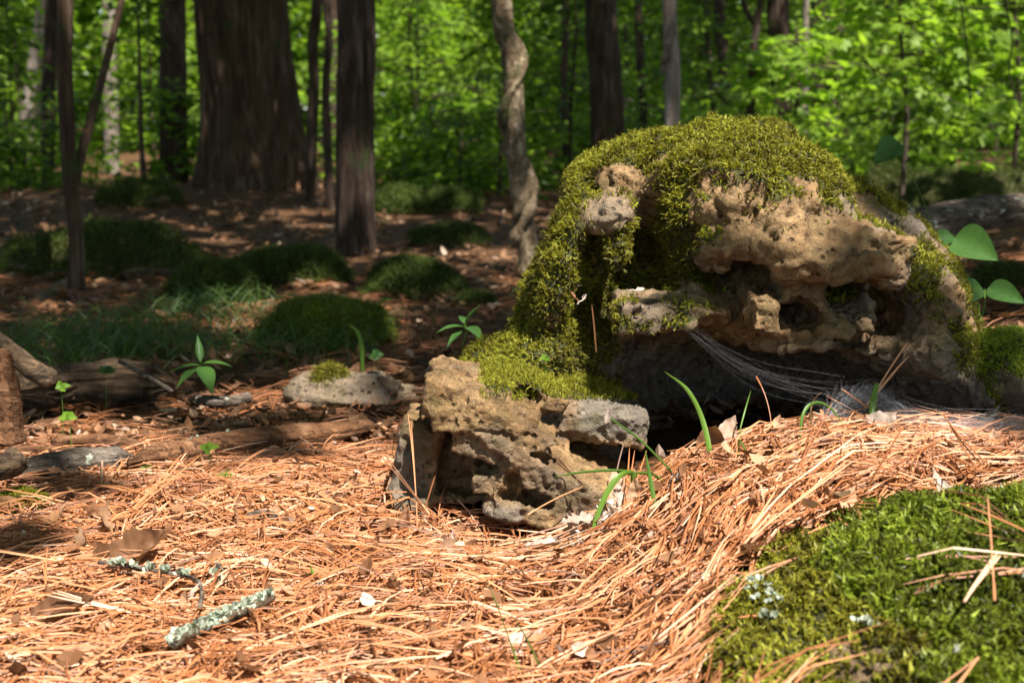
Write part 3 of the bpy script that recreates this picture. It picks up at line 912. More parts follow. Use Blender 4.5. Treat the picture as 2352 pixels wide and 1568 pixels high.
# where the photograph shows moss: crown, left rim, left hollow, skirt, right edge
top = sstep(0, 60, 480 - vy + 90 * nz + np.where(vx > 1650, 20, -30)) * sstep(-0.55, 0.1, up)
rim = sstep(0, 45, 60 - np.abs(vx - np.interp(vy, [420, 480, 560, 650, 720, 800], [1360, 1310, 1290, 1262, 1225, 1130]))) * (vy > 400) * (vy < 860)
hol = np.exp(-(((vx - 1500) / 120) ** 2 + ((vy - 570) / 130) ** 2) ** 2)
skirt = sstep(0, 80, 1330 - vx) * sstep(660, 740, vy)
right = sstep(0, 40, vx - np.interp(vy, [300, 400, 500, 600, 700, 800, 950], [1880, 1930, 1990, 2060, 2120, 2160, 2220])) * 0.9
moss = np.clip(np.maximum.reduce([moss * (vy < 700) * 0.9, top, rim, hol * 0.9, skirt * sstep(-0.2, 0.3, up + 0.4 * nz), right, 0.8 * sstep(0.1, 0.5, up + 0.6 * nz) * (vx < 1660) * (vy > 640)]), 0, 1)
face = sstep(0, 80, vx - 1600) * sstep(0, 60, 2040 - vx) * sstep(0, 50, vy - np.interp(vx, [1600, 1660, 1720, 1800, 1900, 2000], [520, 505, 470, 440, 450, 500]))
left = sstep(0, 40, 1600 - vx) * sstep(0, 60, 900 - vy) * sstep(-0.7, -0.2, up + 0.3 * nz)
moss = np.maximum(moss, 0.85 * left)
moss *= 1 - 0.93 * face * sstep(-0.25, 0.2, 0.3 - nz - 0.6 * nzl)
knob = np.exp(-(((vx - 1400) / 75) ** 2 + ((vy - 485) / 50) ** 2) ** 2)
ledge = np.exp(-(((vx - 1490) / 75) ** 2 + ((vy - 708) / 34) ** 2) ** 2)
bare = np.exp(-(((vx - 1410) / 55) ** 2 + ((vy - 410) / 34) ** 2) ** 2)
moss *= 1 - 0.85 * sstep(0.10, 0.30, fbm(V, 8, 3, off=21.0)) * (vx > 1380) - 0.0
moss *= 1 - 0.8 * sstep(0, 60, vx - 1790) * sstep(0.0, 0.25, fbm(V, 11, 3, off=2.0) + 0.08)
moss *= (1 - 0.9 * knob) * (1 - 0.85 * ledge) * (1 - bare)
moss *= 1 - 0.95 * sstep(740, 780, vy) * (vx > 1420) * (vx < 2130)
grey = np.clip(np.maximum.reduce([knob * 0.6, ledge * 0.6, 0.55 * sstep(0, 0.3, nzl), 0.8 * sstep(760, 840, vy) * (vx > 1380)]), 0, 1)
cx_, cy_ = float(V[:, 0].mean()), float(V[:, 1].mean())
boulder = tag(empty('boulder', (cx_, cy_, 0.0)), 'large domed boulder with olive moss crown, pitted tan face and dark hollow', 'boulder')
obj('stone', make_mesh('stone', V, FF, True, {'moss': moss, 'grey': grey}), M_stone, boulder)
frontw = np.clip(-Nn[:, 1] + 0.75, 0.05, 1) * (V[:, 1] < 2.75)
n = 38000
p, nn, k = on_surface(V, FF, Nn, np.clip(moss - 0.15, 0, 1) * frontw, n)
px_, py_ = view_xy(p)
ln = rs.uniform(0.006, 0.019, n) * (1 + 0.7 * fbm(p, 22, 2)) * np.where(py_ < 480, 1.0, 0.85)
tint = np.clip(0.46 + 0.35 * fbm(p, 16, 3) + rs.normal(0, 0.17, n) + 0.22 * nn[:, 2] - 0.12, 0, 1)
v_, f_, t_ = shoots(p, nn, ln, rs.uniform(0.0010, 0.0018, n), tint)
mo = obj('moss', make_mesh('moss', v_, f_, False, {'tint': t_}), M_moss, boulder)
tag(mo, 'olive green moss cushions on the crown, rim and skirt', kind='stuff')

# the lower slab in front of it
V, FF = carve(low, (-0.20, 1.80, -0.06), (0.24, 2.34, 0.36), 0.0036, (9.0, 0.010), [(16, 0.006, 'n'), (40, 0.0045, 'ridge'), (95, 0.0022, 'n'), (38, 0.009, 'pit'), (85, 0.004, 'pit')])
Nn = normals(V, FF)
vx, vy = view_xy(V)
nz = fbm(V, 18, 3)
moss = np.clip(sstep(0.2, 0.6, Nn[:, 2] + 0.3 * nz) * sstep(0, 40, vx - 1090) * sstep(0, 30, 930 - vy), 0, 1)
grey = np.clip(np.maximum.reduce([0.9 * sstep(0, 60, vx - 1290) * sstep(0, 40, 1030 - vy), 0.75 * sstep(0, 50, 1010 - vx) * sstep(0, 60, vy - 960), 0.4 * sstep(0, 0.3, fbm(V, 8, 2)), 0.8 * sstep(1130, 1180, vy) * (vx < 1200)]), 0, 1)
slab = tag(empty('boulder', (float(V[:, 0].mean()), float(V[:, 1].mean()), 0)), 'low sunlit tan rock with hollows leaning before the domed boulder', 'boulder')
obj('stone', make_mesh('stone', V, FF, True, {'moss': moss, 'grey': grey}), M_stone, slab)
n = 6500
p, nn, k = on_surface(V, FF, Nn, np.clip(moss - 0.1, 0, 1), n)
v_, f_, t_ = shoots(p, nn, rs.uniform(0.006, 0.015, n), rs.uniform(0.0006, 0.001, n), np.clip(0.6 + rs.normal(0, 0.18, n), 0, 1))
tag(obj('moss', make_mesh('moss', v_, f_, False, {'tint': t_}), M_moss, slab), kind='stuff')

# ---- simple mossy rocks
def rock_solid(x, y, rx, ry, h, seed, amp=0.16, res=(56, 36), sink=0.35, z=None, sc=1.6):
    th = np.linspace(0, 2 * np.pi, res[0], endpoint=False)
    ph = np.linspace(0.02, np.pi - 0.02, res[1])
    T, P_ = np.meshgrid(th, ph)
    D = np.stack([np.sin(P_) * np.cos(T), np.sin(P_) * np.sin(T), np.cos(P_)], -1).reshape(-1, 3)
    r = 1 + amp * 2 * fbm(D, sc, 4, off=seed) + amp * 0.5 * np.abs(fbm(D, sc * 3, 3, off=seed + 5))
    Vv = D * r[:, None] * np.array([rx, ry, h])
    z0 = G(x, y) if z is None else z
    Vv = Vv + np.array([x, y, z0 + h * (1 - 2 * sink) * 0.5])
    n0, n1 = res
    i, j = np.meshgrid(np.arange(n1 - 1), np.arange(n0), indexing='ij')
    j2 = (j + 1) % n0
    Qq = np.stack([i * n0 + j, (i + 1) * n0 + j, (i + 1) * n0 + j2, i * n0 + j2], -1).reshape(-1, 4)
    return Vv, Qq

def mossy_rock(label, x, y, rx, ry, h, seed, n_moss, mlen, mat=None, lim=-0.35, width=0.001, amp=0.16, z=None, leafy=False, tint=(0.45, 0.2), res=(56, 36), sc=1.6, sink=0.35, cat='rock', name='mossy_rock', group=None):
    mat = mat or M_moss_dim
    V, Qq = rock_solid(x, y, rx, ry, h, seed, amp, res, sink, z, sc)
    Nn = normals(V, Qq)
    ms = sstep(lim - 0.15, lim + 0.25, Nn[:, 2] + 0.3 * fbm(V, 6 / max(rx, 0.1) * 0.5, 2))
    r = tag(empty(name, (x, y, G(x, y))), label, cat, group)
    obj('stone', make_mesh('stone', V, Qq, True, {'moss': ms, 'grey': np.full(len(V), 0.6)}), M_stone, r)
    if n_moss:
        w = ms * np.clip(0.6 - Nn[:, 1], 0.05, 1)
        p, nn, k = on_surface(V, Qq, Nn, w + 1e-5, n_moss)
        v_, f_, t_ = shoots(p, nn, rs.uniform(0.5, 1.1, n_moss) * mlen, rs.uniform(0.7, 1.2, n_moss) * width, np.clip(rs.normal(tint[0], tint[1], n_moss) + 0.3 * fbm(p, 5, 2), 0, 1), leafy=leafy)
        tag(obj('moss', make_mesh('moss', v_, f_, False, {'tint': t_}), mat, r), kind='stuff')
    return r

def mr(label, x0, x1, ytop, ybase, seed, n, mlen, **kw):
    g_ = ground_at((x0 + x1) / 2, ybase)
    Y = g_[1]
    half = (x1 - x0) / 2 * PX(Y) * (1.15 if Y > 3.3 else 1.0)
    h = max((ybase - ytop) * PX(Y), 0.03)
    d = kw.pop('deep', 0.7)
    return mossy_rock(label, g_[0], Y + half * d, half, half * d, h * 0.62, seed, n, mlen, **kw)

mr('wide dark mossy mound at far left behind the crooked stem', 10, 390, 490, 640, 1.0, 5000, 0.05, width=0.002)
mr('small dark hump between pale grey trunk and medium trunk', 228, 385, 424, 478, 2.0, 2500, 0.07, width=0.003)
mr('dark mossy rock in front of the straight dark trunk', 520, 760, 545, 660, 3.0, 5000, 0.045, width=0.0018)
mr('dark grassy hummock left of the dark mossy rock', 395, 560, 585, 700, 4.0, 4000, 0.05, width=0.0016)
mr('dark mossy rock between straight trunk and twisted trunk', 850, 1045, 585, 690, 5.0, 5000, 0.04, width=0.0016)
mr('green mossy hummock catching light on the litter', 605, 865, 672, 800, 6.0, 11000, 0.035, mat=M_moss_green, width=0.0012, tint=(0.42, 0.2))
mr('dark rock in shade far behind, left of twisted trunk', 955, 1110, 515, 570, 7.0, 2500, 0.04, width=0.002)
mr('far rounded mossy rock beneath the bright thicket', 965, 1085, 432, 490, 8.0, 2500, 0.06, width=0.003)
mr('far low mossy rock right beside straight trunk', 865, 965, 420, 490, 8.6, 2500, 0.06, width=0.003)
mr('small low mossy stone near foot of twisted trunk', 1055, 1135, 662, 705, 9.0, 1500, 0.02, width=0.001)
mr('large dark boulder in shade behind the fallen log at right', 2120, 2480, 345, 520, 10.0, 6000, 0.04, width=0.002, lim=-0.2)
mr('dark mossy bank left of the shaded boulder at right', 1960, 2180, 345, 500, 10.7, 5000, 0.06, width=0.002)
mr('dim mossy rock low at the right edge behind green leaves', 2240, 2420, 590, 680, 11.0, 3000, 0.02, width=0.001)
# right-hand rock with the bright moss cap
g0 = W(2330, 830, 2.35)
mossy_rock('rock with a bright green moss cap at right edge', g0[0], g0[1], 0.095, 0.09, 0.072, 12.0, 5200, 0.011, mat=M_moss_green, lim=0.25, width=0.0008, z=g0[2] - 0.035, leafy=True, tint=(0.72, 0.2), amp=0.12, sink=0.3)
mossy_rock('grey stone beneath the rock with bright moss cap', g0[0] + 0.03, g0[1] + 0.03, 0.12, 0.11, 0.085, 13.0, 0, 0.01, z=g0[2] - 0.13, name='grey_stone', lim=2)
# the slab with a moss tuft left of the low rock
g0 = ground_at(815, 945)
mossy_rock('small pale ledge stone with a dark moss tuft, by the low rock', g0[0] - 0.02, g0[1] + 0.09, 0.14, 0.08, 0.055, 14.0, 0, 0.02, amp=0.22, lim=2, res=(72, 44))
V, Qq = rock_solid(g0[0] - 0.06, g0[1] + 0.08, 0.035, 0.03, 0.03, 15.0, z=g0[2] + 0.04)
Nn = normals(V, Qq)
p, nn, k = on_surface(V, Qq, Nn, np.clip(Nn[:, 2] + 0.4, 0, 1), 1800)
v_, f_, t_ = shoots(p, nn, rs.uniform(0.012, 0.026, 1800), rs.uniform(0.0006, 0.001, 1800), np.clip(rs.normal(0.35, 0.15, 1800), 0, 1), leafy=False)
tag(obj('moss_tuft', make_mesh('moss_tuft', v_, f_, False, {'tint': t_}), M_moss), 'dark olive moss tuft sitting on the small pale ledge stone', 'moss', kind='thing')
mr('low mossy stone at left edge beside the grey log', -60, 120, 1130, 1215, 16.0, 5000, 0.012, mat=M_moss, width=0.0008, leafy=True)
mr('small grey stone tucked left of the low tan rock', 905, 985, 985, 1075, 17.0, 0, 0.01, lim=2, name='grey_stone')

# ---- the mossy boulder in the near right corner
near = [('+', (0.52, 1.42, -0.03), (0.34, 0.40, 0.185), 0, 0.04), ('+', (0.36, 1.26, -0.03), (0.19, 0.22, 0.15), 0, 0.04), ('+', (0.62, 1.20, 0.02), (0.26, 0.25, 0.12), 0, 0.04),
        ('+', (0.45, 1.20, 0.045), (0.10, 0.09, 0.055), 0, 0.03), ('+', (0.70, 1.55, 0.02), (0.2, 0.2, 0.16), 0, 0.04), ('-', (0.30, 1.36, 0.16), (0.06, 0.08, 0.04), 0, 0.03)]
V, FF = carve(near, (0.10, 0.80, -0.08), (1.0, 1.95, 0.24), 0.006, (7.0, 0.02), [(13, 0.024, 'n'), (34, 0.012, 'n')])
Nn = normals(V, FF)
nv = V.copy()
nz = fbm(V, 10, 3)
vx, vy = view_xy(V)
barepatch = np.maximum(np.exp(-(((vx - 1960) / 110) ** 2 + ((vy - 1520) / 60) ** 2) ** 2), 0.75 * sstep(0.28, 0.45, fbm(V, 9, 3, off=9.0)))
moss = np.clip(1 - 0.75 * barepatch, 0, 1)
nb = tag(empty('boulder', (0.52, 1.40, 0)), 'moss covered boulder filling the near right corner', 'boulder')
obj('stone', make_mesh('stone', V, FF, True, {'moss': moss, 'grey': np.full(len(V), 0.25)}), M_stone, nb)
n = 18000
inview = (vx > 1500) & (vx < 2450) & (vy < 1700) & (V[:, 1] > 1.0)
p, nn, k = on_surface(V, FF, Nn, np.clip(moss, 0.06, 1) * np.clip(Nn[:, 2] + 0.3, 0, 1) * inview * np.clip(1.2 - Nn[:, 1], 0.1, 1), n)
px_, py_ = view_xy(p)
yel = np.exp(-(((px_ - 1850) / 180) ** 2 + ((py_ - 1500) / 90) ** 2))
ln = rs.uniform(0.007, 0.022, n) * (1 - 0.5 * yel)
big_ = fbm(p, 11, 2, off=3.0)
tint = np.clip(0.40 + 0.5 * big_ + rs.normal(0, 0.26, n) + 0.1 * yel, 0, 1)
sel = (px_ + 0.6 * (py_ - 1300) * 0 - 1850 + 400 * big_ - 260 * yel - 150 * sstep(1250, 1500, py_)) > 0
for nm, mt, m in (('moss', M_moss_green, sel), ('moss', M_moss, ~sel)):
    v_, f_, t_ = shoots(p[m], nn[m], ln[m], rs.uniform(0.0014, 0.0027, m.sum()), tint[m], droop=0.3)
    tag(obj(nm, make_mesh(nm, v_, f_, False, {'tint': t_}), mt, nb), 'leafy green moss' if mt is M_moss_green else 'olive yellow moss', kind='stuff')

# height of whatever lies on top at (x, y): ground or near boulder
def top_grid(V, lo, hi, h):
    n = np.ceil((np.array(hi) - np.array(lo)) / h).astype(int) + 1
    g_ = np.full(n, -9.0)
    ij = np.round((V[:, :2] - np.array(lo)) / h).astype(int)
    ok = ((ij >= 0) & (ij < n)).all(1)
    np.maximum.at(g_, (ij[ok, 0], ij[ok, 1]), V[ok, 2])
    return g_
NB_LO, NB_H = (0.10, 0.80), 0.012
NB = top_grid(nv, NB_LO, (1.0, 1.95), NB_H)
def surf(x, y):
    z = terrain(x, y)
    i = np.clip(((x - NB_LO[0]) / NB_H).round().astype(int), 0, NB.shape[0] - 1)
    j = np.clip(((y - NB_LO[1]) / NB_H).round().astype(int), 0, NB.shape[1] - 1)
    inside = (x > NB_LO[0]) & (x < 1.0) & (y > NB_LO[1]) & (y < 1.95)
    b = np.where(inside, NB[i, j], -9)
    return np.maximum(z, b), b > z + 0.004
# ------------------------------------------------------------------ logs and sticks
def m_wood(name, c0, c1, c2, along=(0.12, 1, 1), sc=40, lichen=0.0, lc=(0.42, 0.46, 0.36)):
    q = NT(name)
    g = q.coord()
    a = q.noise(q.scale(g, along), sc, 6, 0.7, 0.5)
    b = q.noise(g, 14, 4, 0.6)
    c = q.ramp(a, [(0.3, c0), (0.5, c1), (0.7, c2)])
    c = q.mix(q.mapr(b, 0.5, 0.7, 0, 0.6), c, c0)
    if lichen > 0:
        l = q.mapr(q.noise(g, 30, 5, 0.7), 0.66 - lichen, 0.70 - lichen)
        c = q.mix(l, c, lc)
    cr = q.noise(q.scale(g, (0.06, 1, 1)), sc * 2.2, 4, 0.7, 0.8)
    c = q.mix(q.mapr(cr, 0.36, 0.46, 0.85, 0), c, tuple(x * 0.5 for x in c0))
    return q.finish(c, 0.85, q.bump(cr, 0.008, 1.0, q.bump(a, 0.016)), spec=0.15)
M_log_red = m_wood('wood_rusty', (0.045, 0.020, 0.010), (0.20, 0.095, 0.045), (0.40, 0.22, 0.12))
M_log_grey = m_wood('wood_grey', (0.03, 0.022, 0.016), (0.13, 0.10, 0.075), (0.28, 0.23, 0.19), lichen=0.06)
M_log_rot = m_wood('wood_rotten', (0.018, 0.012, 0.008), (0.10, 0.066, 0.040), (0.30, 0.20, 0.11))
M_lichen = m_wood('wood_lichen', (0.05, 0.035, 0.022), (0.13, 0.09, 0.055), (0.22, 0.17, 0.11), lichen=0.17, lc=(0.50, 0.60, 0.46))
M_lich = m_tint('lichen', [(0, (0.24, 0.28, 0.20)), (1, (0.52, 0.56, 0.46))], 0.9, 0.15, 1.0, 0.1)

def log(name, label, pts, r, mat, sides=28, amp=0.16, ridges=3.0, ragged=0.0, flat=1.0, cat='log', n=70, taper=(1, 1), lift=0.0, parent=None):
    """pts: picture points on the ground (vx, vy) or (vx, vy, Y); r in picture units at that depth"""
    P = []
    for q in pts:
        P.append(ground_at(*q) if len(q) == 2 else W(*q))
    P = np.array(P)
    rr = r * PX(P[:, 1].mean())
    P[:, 2] += rr * 0.55 + lift + (0.03 if len(pts[0]) == 2 and P[:, 1].mean() < 3.0 else 0)
    path = spline(P, n)
    s = np.linspace(0, 1, n)
    rad = rr * np.interp(s, [0, 1], taper) * (1 + 0.05 * np.sin(s * 9 + r) + 0.02 * np.sin(s * 31))
    sd = random.uniform(0, 50)
    def disp(TH, AR, Pp):
        q = np.stack([np.cos(TH) * ridges, np.sin(TH) * ridges, AR * 1.2 + sd], -1).reshape(-1, 3)
        w = fbm(q, 0.8, 3)
        f = 1 + 1.5 * amp * (1 - 3 * np.abs(w)) + 0.10 * fbm(Pp, 40, 3, off=sd) + 0.16 * fbm(Pp, 13, 2, off=sd)
        if ragged:
            e = np.repeat(np.minimum(s, 1 - s)[:, None], TH.shape[1], 1).ravel()
            f = f * np.clip((e + ragged * 0.4 * (0.5 + fbm(q * [1, 1, 0.15], 1.6, 3))) / ragged, 0.12, 1)
        return f
    V, Q, T = tube(path, rad, sides, disp)
    m = path.mean(0)
    V = V - m
    V[:, 2] *= flat
    r_ = make_mesh(name, V, [Q, T])
    o = obj(name, r_, mat, loc=tuple(m))
    if label:
        tag(o, label, cat)
    return o, path, rad

def lichen_patches(path, rad, n, size, seed, parent):
    """small crinkled lichen rosettes standing on a stick"""
    b = Bag()
    rg = np.random.RandomState(seed)
    for _ in range(n):
        k = rg.randint(2, len(path) - 2)
        a = rg.uniform(-0.2, 2.6) + 0.3
        c = path[k] + rad[k] * 0.98 * np.array([math.cos(a) * 0.3, -abs(math.cos(a)) * 0.6, math.sin(a)])
        for _2 in range(7):
            d = rg.normal(size=3); d[2] = abs(d[2]) + 0.3; d[1] -= 0.3
            A, B_, C_ = frames(d[None], rg.uniform(0, 6, 1))
            s = size * rg.uniform(0.5, 1.2)
            V = np.array([c, c + s * (A[0] * .5 + B_[0] * .4), c + s * (A[0] + B_[0] * .15), c + s * (A[0] * .9 - B_[0] * .25), c + s * (A[0] * .45 - B_[0] * .4)])
            b.add(V, [[0, 1, 2], [0, 2, 3], [0, 3, 4]], rg.rand())
    me = b.mesh('lichen', False)
    o = obj('lichen', me, M_lich, parent)
    o['kind'] = 'stuff'
    return o

o, p, r = log('weathered_log', 'long rusty weathered log lying left of the low tan rock', [(300, 1122), (480, 1085), (620, 1062), (760, 1046), (868, 1030)], 29, M_log_red, 40, 0.14, 3, ragged=0.10, flat=0.9, taper=(1.15, 0.8), n=110)
lichen_patches(p[10:60], r[10:60], 6, 0.008, 1, o)
o, p, r = log('weathered_log', 'grey lichened log continuing to the left edge from the rusty log', [(-60, 1165), (60, 1142), (180, 1120), (310, 1108)], 28, M_log_grey, 36, 0.16, 3, ragged=0.12, n=80)
log('fallen_branch', 'short reddish branch lying above the grey lichened log', [(120, 1062), (200, 1058), (270, 1062), (330, 1078)], 15, M_log_red, 24, 0.12, 2.5, ragged=0.08)
log('fallen_branch', 'thin pale red branch end beside the short reddish branch', [(20, 1082), (110, 1076), (220, 1082)], 8, M_log_red, 18, 0.10, 2.5, ragged=0.08)
log('rotten_log', 'dark rotten log with split layers at left', [(30, 962), (150, 945), (270, 938), (400, 940)], 46, M_log_rot, 48, 0.30, 4, ragged=0.18, flat=0.85, n=110)
log('wood_chip', 'orange splinter layer peeling off the rotten log', [(170, 905), (240, 895), (330, 905)], 9, M_log_red, 20, 0.35, 3, ragged=0.2, cat='splinter', lift=0.03)
log('fallen_branch', 'lichen tipped dark branch right of the rotten log', [(440, 955), (500, 962), (545, 958), (580, 950)], 11, M_log_grey, 20, 0.14, 2.5, ragged=0.06)
log('fallen_branch', 'thin straight pale stick behind the long rusty log', [(500, 884), (640, 874), (760, 868), (920, 856)], 13, M_log_red, 16, 0.10, 2, ragged=0.05)
log('stick', 'grey stick slanting out of the litter beside the green plant', [(275, 832, 2.75), (330, 862, 2.68), (395, 900, 2.6)], 5, M_log_grey, 12, 0.1, 2)
o, p, r = log('broken_branch', 'dark mossy branch propped at the left edge', [(-60, 760, 2.5), (20, 815, 2.5), (80, 862, 2.5), (130, 890, 2.5)], 20, M_log_rot, 28, 0.2, 3, ragged=0.08)
o, p, r = log('broken_stump', 'reddish peeling snag cut by the left edge', [(8, 1040, 2.1), (4, 970, 2.1), (-4, 900, 2.1), (-20, 820, 2.1)], 34, M_log_red, 48, 0.45, 3, ragged=0.05, cat='stump', taper=(1.0, 0.8))
lichen_patches(p[45:], r[45:], 16, 0.010, 2, o)
log('root', 'dark root knuckle low at the left edge', [(-50, 1085, 2.0), (10, 1085, 2.0), (50, 1060, 2.02)], 26, M_log_rot, 24, 0.2, 3, ragged=0.1, cat='root')
o, p, r = log('fallen_log', 'pale fallen log with a lichened end at right behind boulder', [(2062, 545, 3.7), (2140, 530, 3.75), (2240, 512, 3.8), (2420, 490, 3.9)], 34, M_log_grey, 44, 0.16, 3.2, ragged=0.05, n=90)
lichen_patches(p[:10], r[:10], 14, 0.03, 3, o)
log('fallen_branch', 'pale branch with broken end beneath the crooked stem', [(80, 700), (120, 680), (160, 655)], 13, M_vine, 20, 0.12, 2.5, ragged=0.05)
o, p, r = log('lichen_stick', 'stick crusted with mint green lichen at the bottom left', [(395, 1572), (470, 1530), (560, 1488), (632, 1455)], 15, M_lichen, 28, 0.10, 2.5, ragged=0.04, n=80, lift=0.012)
lichen_patches(p, r, 90, 0.007, 4, o)
o, p, r = log('twig', 'thin crooked twig with white lichen flecks in the straw', [(230, 1368), (300, 1378), (380, 1392), (450, 1408), (466, 1440), (462, 1478)], 5, M_log_grey, 12, 0.1, 2, lift=0.012)
lichen_patches(p[5:40], r[5:40], 16, 0.009, 5, o)
for k, (vx, vy, lab) in enumerate([(420, 1398, 'crinkled white lichen flake on the thin twig'), (505, 1370, 'white lichen tuft in the straw right of the twig'), (415, 1580, 'pale lichen scrap'), (410, 1530, 'mint lichen clump'),
                                   (425, 1595, ''), (600, 1570, ''), (430, 1592, '')][:2]):
    g0 = ground_at(vx, vy) + np.array([0, 0, 0.012])
    o = log('lichen_flake', None, [(vx - 6, vy), (vx, vy), (vx + 6, vy)], 4, M_log_grey, 8, n=8, lift=0.01)[0]
    tag(o, lab, 'lichen')
    lichen_patches(np.repeat(g0[None], 12, 0) + rs.normal(0, 0.006, (12, 3)), np.full(12, 0.004), 10, 0.011, 20 + k, o)
g0 = ground_at(428, 1572)
log('bark_flake', 'curved pale bark flake beside the low tan rock foot', [(560, 1240), (600, 1234), (640, 1236)], 10, M_log_grey, 12, 0.2, 2, ragged=0.2, cat='bark')

# lichen on the near mossy boulder
for k, (vx_, vy_, Y_) in enumerate([(1775, 1425, 1.36), (1735, 1390, 1.40), (1760, 1475, 1.32), (1985, 1525, 1.24)]):
    g0 = W(vx_, vy_, Y_)
    g0[2] = float(surf(g0[:1], g0[1:2])[0][0]) + 0.012
    pp = g0 + rs.normal(0, 0.008, (14, 3)) * [1, 1, 0.3]
    o = lichen_patches(pp, np.full(14, 0.003), 9, 0.006, 60 + k, None)
    o.parent = nb
    o.location = -nb.location

# ------------------------------------------------------------------ leaves
def leaf_mesh(name, L, Wd, kind='ovate', curl=0.0, cup=0.0, droop=0.0, nu=14, nv=5, seed=0, wav=0.0, stalk=0.0):
    """a leaf blade along +x, thickness from both faces of one bent sheet"""
    rg = np.random.RandomState(seed)
    u = np.linspace(0, 1, nu)
    if kind == 'oak':
        w = (0.25 + 0.75 * np.sin(np.pi * np.clip(u * 0.92 + 0.06, 0, 1)) ** 0.8) * (0.70 + 0.42 * np.sin(u * np.pi * 6.6 + rg.uniform(0, 1.5)))
        w *= np.clip(np.minimum(u, 1 - u) * 9, 0, 1)
    elif kind == 'lance':
        w = np.sin(np.pi * u ** 0.7) ** 1.2
    else:
        w = np.sin(np.pi * u ** 0.62) ** 0.85
    if wav:
        w = w * (1 + 0.22 * fbm(np.stack([u * 9 + seed, 0 * u, 0 * u], -1), 1.0, 2))
    v = np.linspace(-1, 1, nv)
    U, Vv = np.meshgrid(u, v, indexing='ij')
    X = U * L
    Y_ = Vv * w[:, None] * Wd / 2
    Z = cup * np.abs(Vv) ** 1.5 * w[:, None] * Wd + wav * L * fbm(np.stack([U * 3 + seed, Vv * 1.2, 0 * U], -1).reshape(-1, 3), 1.5, 3).reshape(U.shape)
    if abs(curl) > 1e-3:                    # roll up along the length
        ang = curl * U
        R = L / curl
        X = R * np.sin(ang)
        Z = Z * np.cos(ang) + R * (1 - np.cos(ang))
    Z = Z - droop * L * U ** 2
    V = np.stack([X, Y_, Z], -1).reshape(-1, 3)
    i, j = np.meshgrid(np.arange(nu - 1), np.arange(nv - 1), indexing='ij')
    Q = np.stack([i * nv + j, i * nv + j + 1, (i + 1) * nv + j + 1, (i + 1) * nv + j], -1).reshape(-1, 4)
    if stalk:
        pv, pq, pt = tube([[-stalk, 0, 0], [-stalk * .5, 0, 0.002], [0, 0, 0.0]], 0.0011 if L < 0.14 else 0.002, 5)
        Q = np.concatenate([Q, pq + len(V)])
        V = np.concatenate([V, pv])
    return make_mesh(name, V, Q, True)

def m_leaf(name, stops, trans, vein=(0.5, 0.5, 0.5), per_object=True, rough=0.6, spec=0.25, gain=1.4):
    q = NT(name)
    g = q.coord()
    c = q.ramp(q.rand(), stops)
    n = q.noise(g, 90, 4, 0.7)
    c = q.mix(q.mapr(n, 0.35, 0.7, 0.45, 0), c, q.mix(1.0, c, (0.45, 0.4, 0.35), 'MULTIPLY'))
    c = q.mix(q.mapr(q.noise(g, 35, 5, 0.7), 0.48, 0.66, 0, 0.7), c, q.mix(1.0, c, (0.5, 0.42, 0.36), 'MULTIPLY') if trans < 0.3 else c)
    x = q.n('ShaderNodeTexWave', wave_type='BANDS', bands_direction='X')
    x.inputs['Scale'].default_value = 26
    x.inputs['Distortion'].default_value = 2.0
    q.l(g, x.inputs['Vector'])
    return q.finish(c, rough, q.bump(x.outputs['Fac'], 0.0004, 0.5), trans, q.mix(1.0, c, (gain, gain, gain * .6), 'MULTIPLY'), spec)
M_dry = m_leaf('leaf_dry', [(0, (0.20, 0.085, 0.035)), (0.35, (0.36, 0.19, 0.095)), (0.7, (0.50, 0.31, 0.19)), (1, (0.60, 0.47, 0.38))], 0.22)
M_pale = m_leaf('leaf_pale', [(0, (0.42, 0.32, 0.25)), (1, (0.64, 0.56, 0.50))], 0.2)
M_brown = m_leaf('leaf_brown', [(0, (0.16, 0.075, 0.036)), (1, (0.34, 0.18, 0.09))], 0.22)
M_green = m_leaf('leaf_green', [(0, (0.050, 0.125, 0.030)), (1, (0.075, 0.17, 0.035))], 0.42, rough=0.45, gain=1.8)
M_lime = m_leaf('leaf_lime', [(0, (0.10, 0.20, 0.02)), (1, (0.17, 0.30, 0.03))], 0.42, rough=0.45, gain=1.7)

def put_leaf(name, label, me, mat, loc, yaw, pitch=0.0, roll=0.0, cat='leaf', group=None, scale=1.0, parent=None):
    o = bpy.data.objects.new(name, me)
    scene.collection.objects.link(o)
    if not me.materials: me.materials.append(mat)
    o.location = loc
    o.rotation_euler = (roll, pitch, yaw)
    o.scale = (scale,) * 3
    if label: tag(o, label, cat, group)
    return o

dry = [leaf_mesh('dry_leaf', rs.uniform(0.055, 0.095), rs.uniform(0.035, 0.055), 'oak' if k % 3 else 'ovate', curl=rs.uniform(-1.6, 1.8), cup=rs.uniform(-0.3, 0.45), nu=22 if k % 3 else 12, nv=5, seed=k, wav=0.10, stalk=0.012) for k in range(10)]
for me in dry: me.materials.append(M_dry)
def visible_xy(n, near=0.8, far=3.2, pw=0.8):
    Y = near + (far - near) * rs.rand(n) ** pw
    X = rs.uniform(-0.40, 0.40, n) * Y
    return X, Y
BLOCK = [(1000, 1420, 860, 1230)]
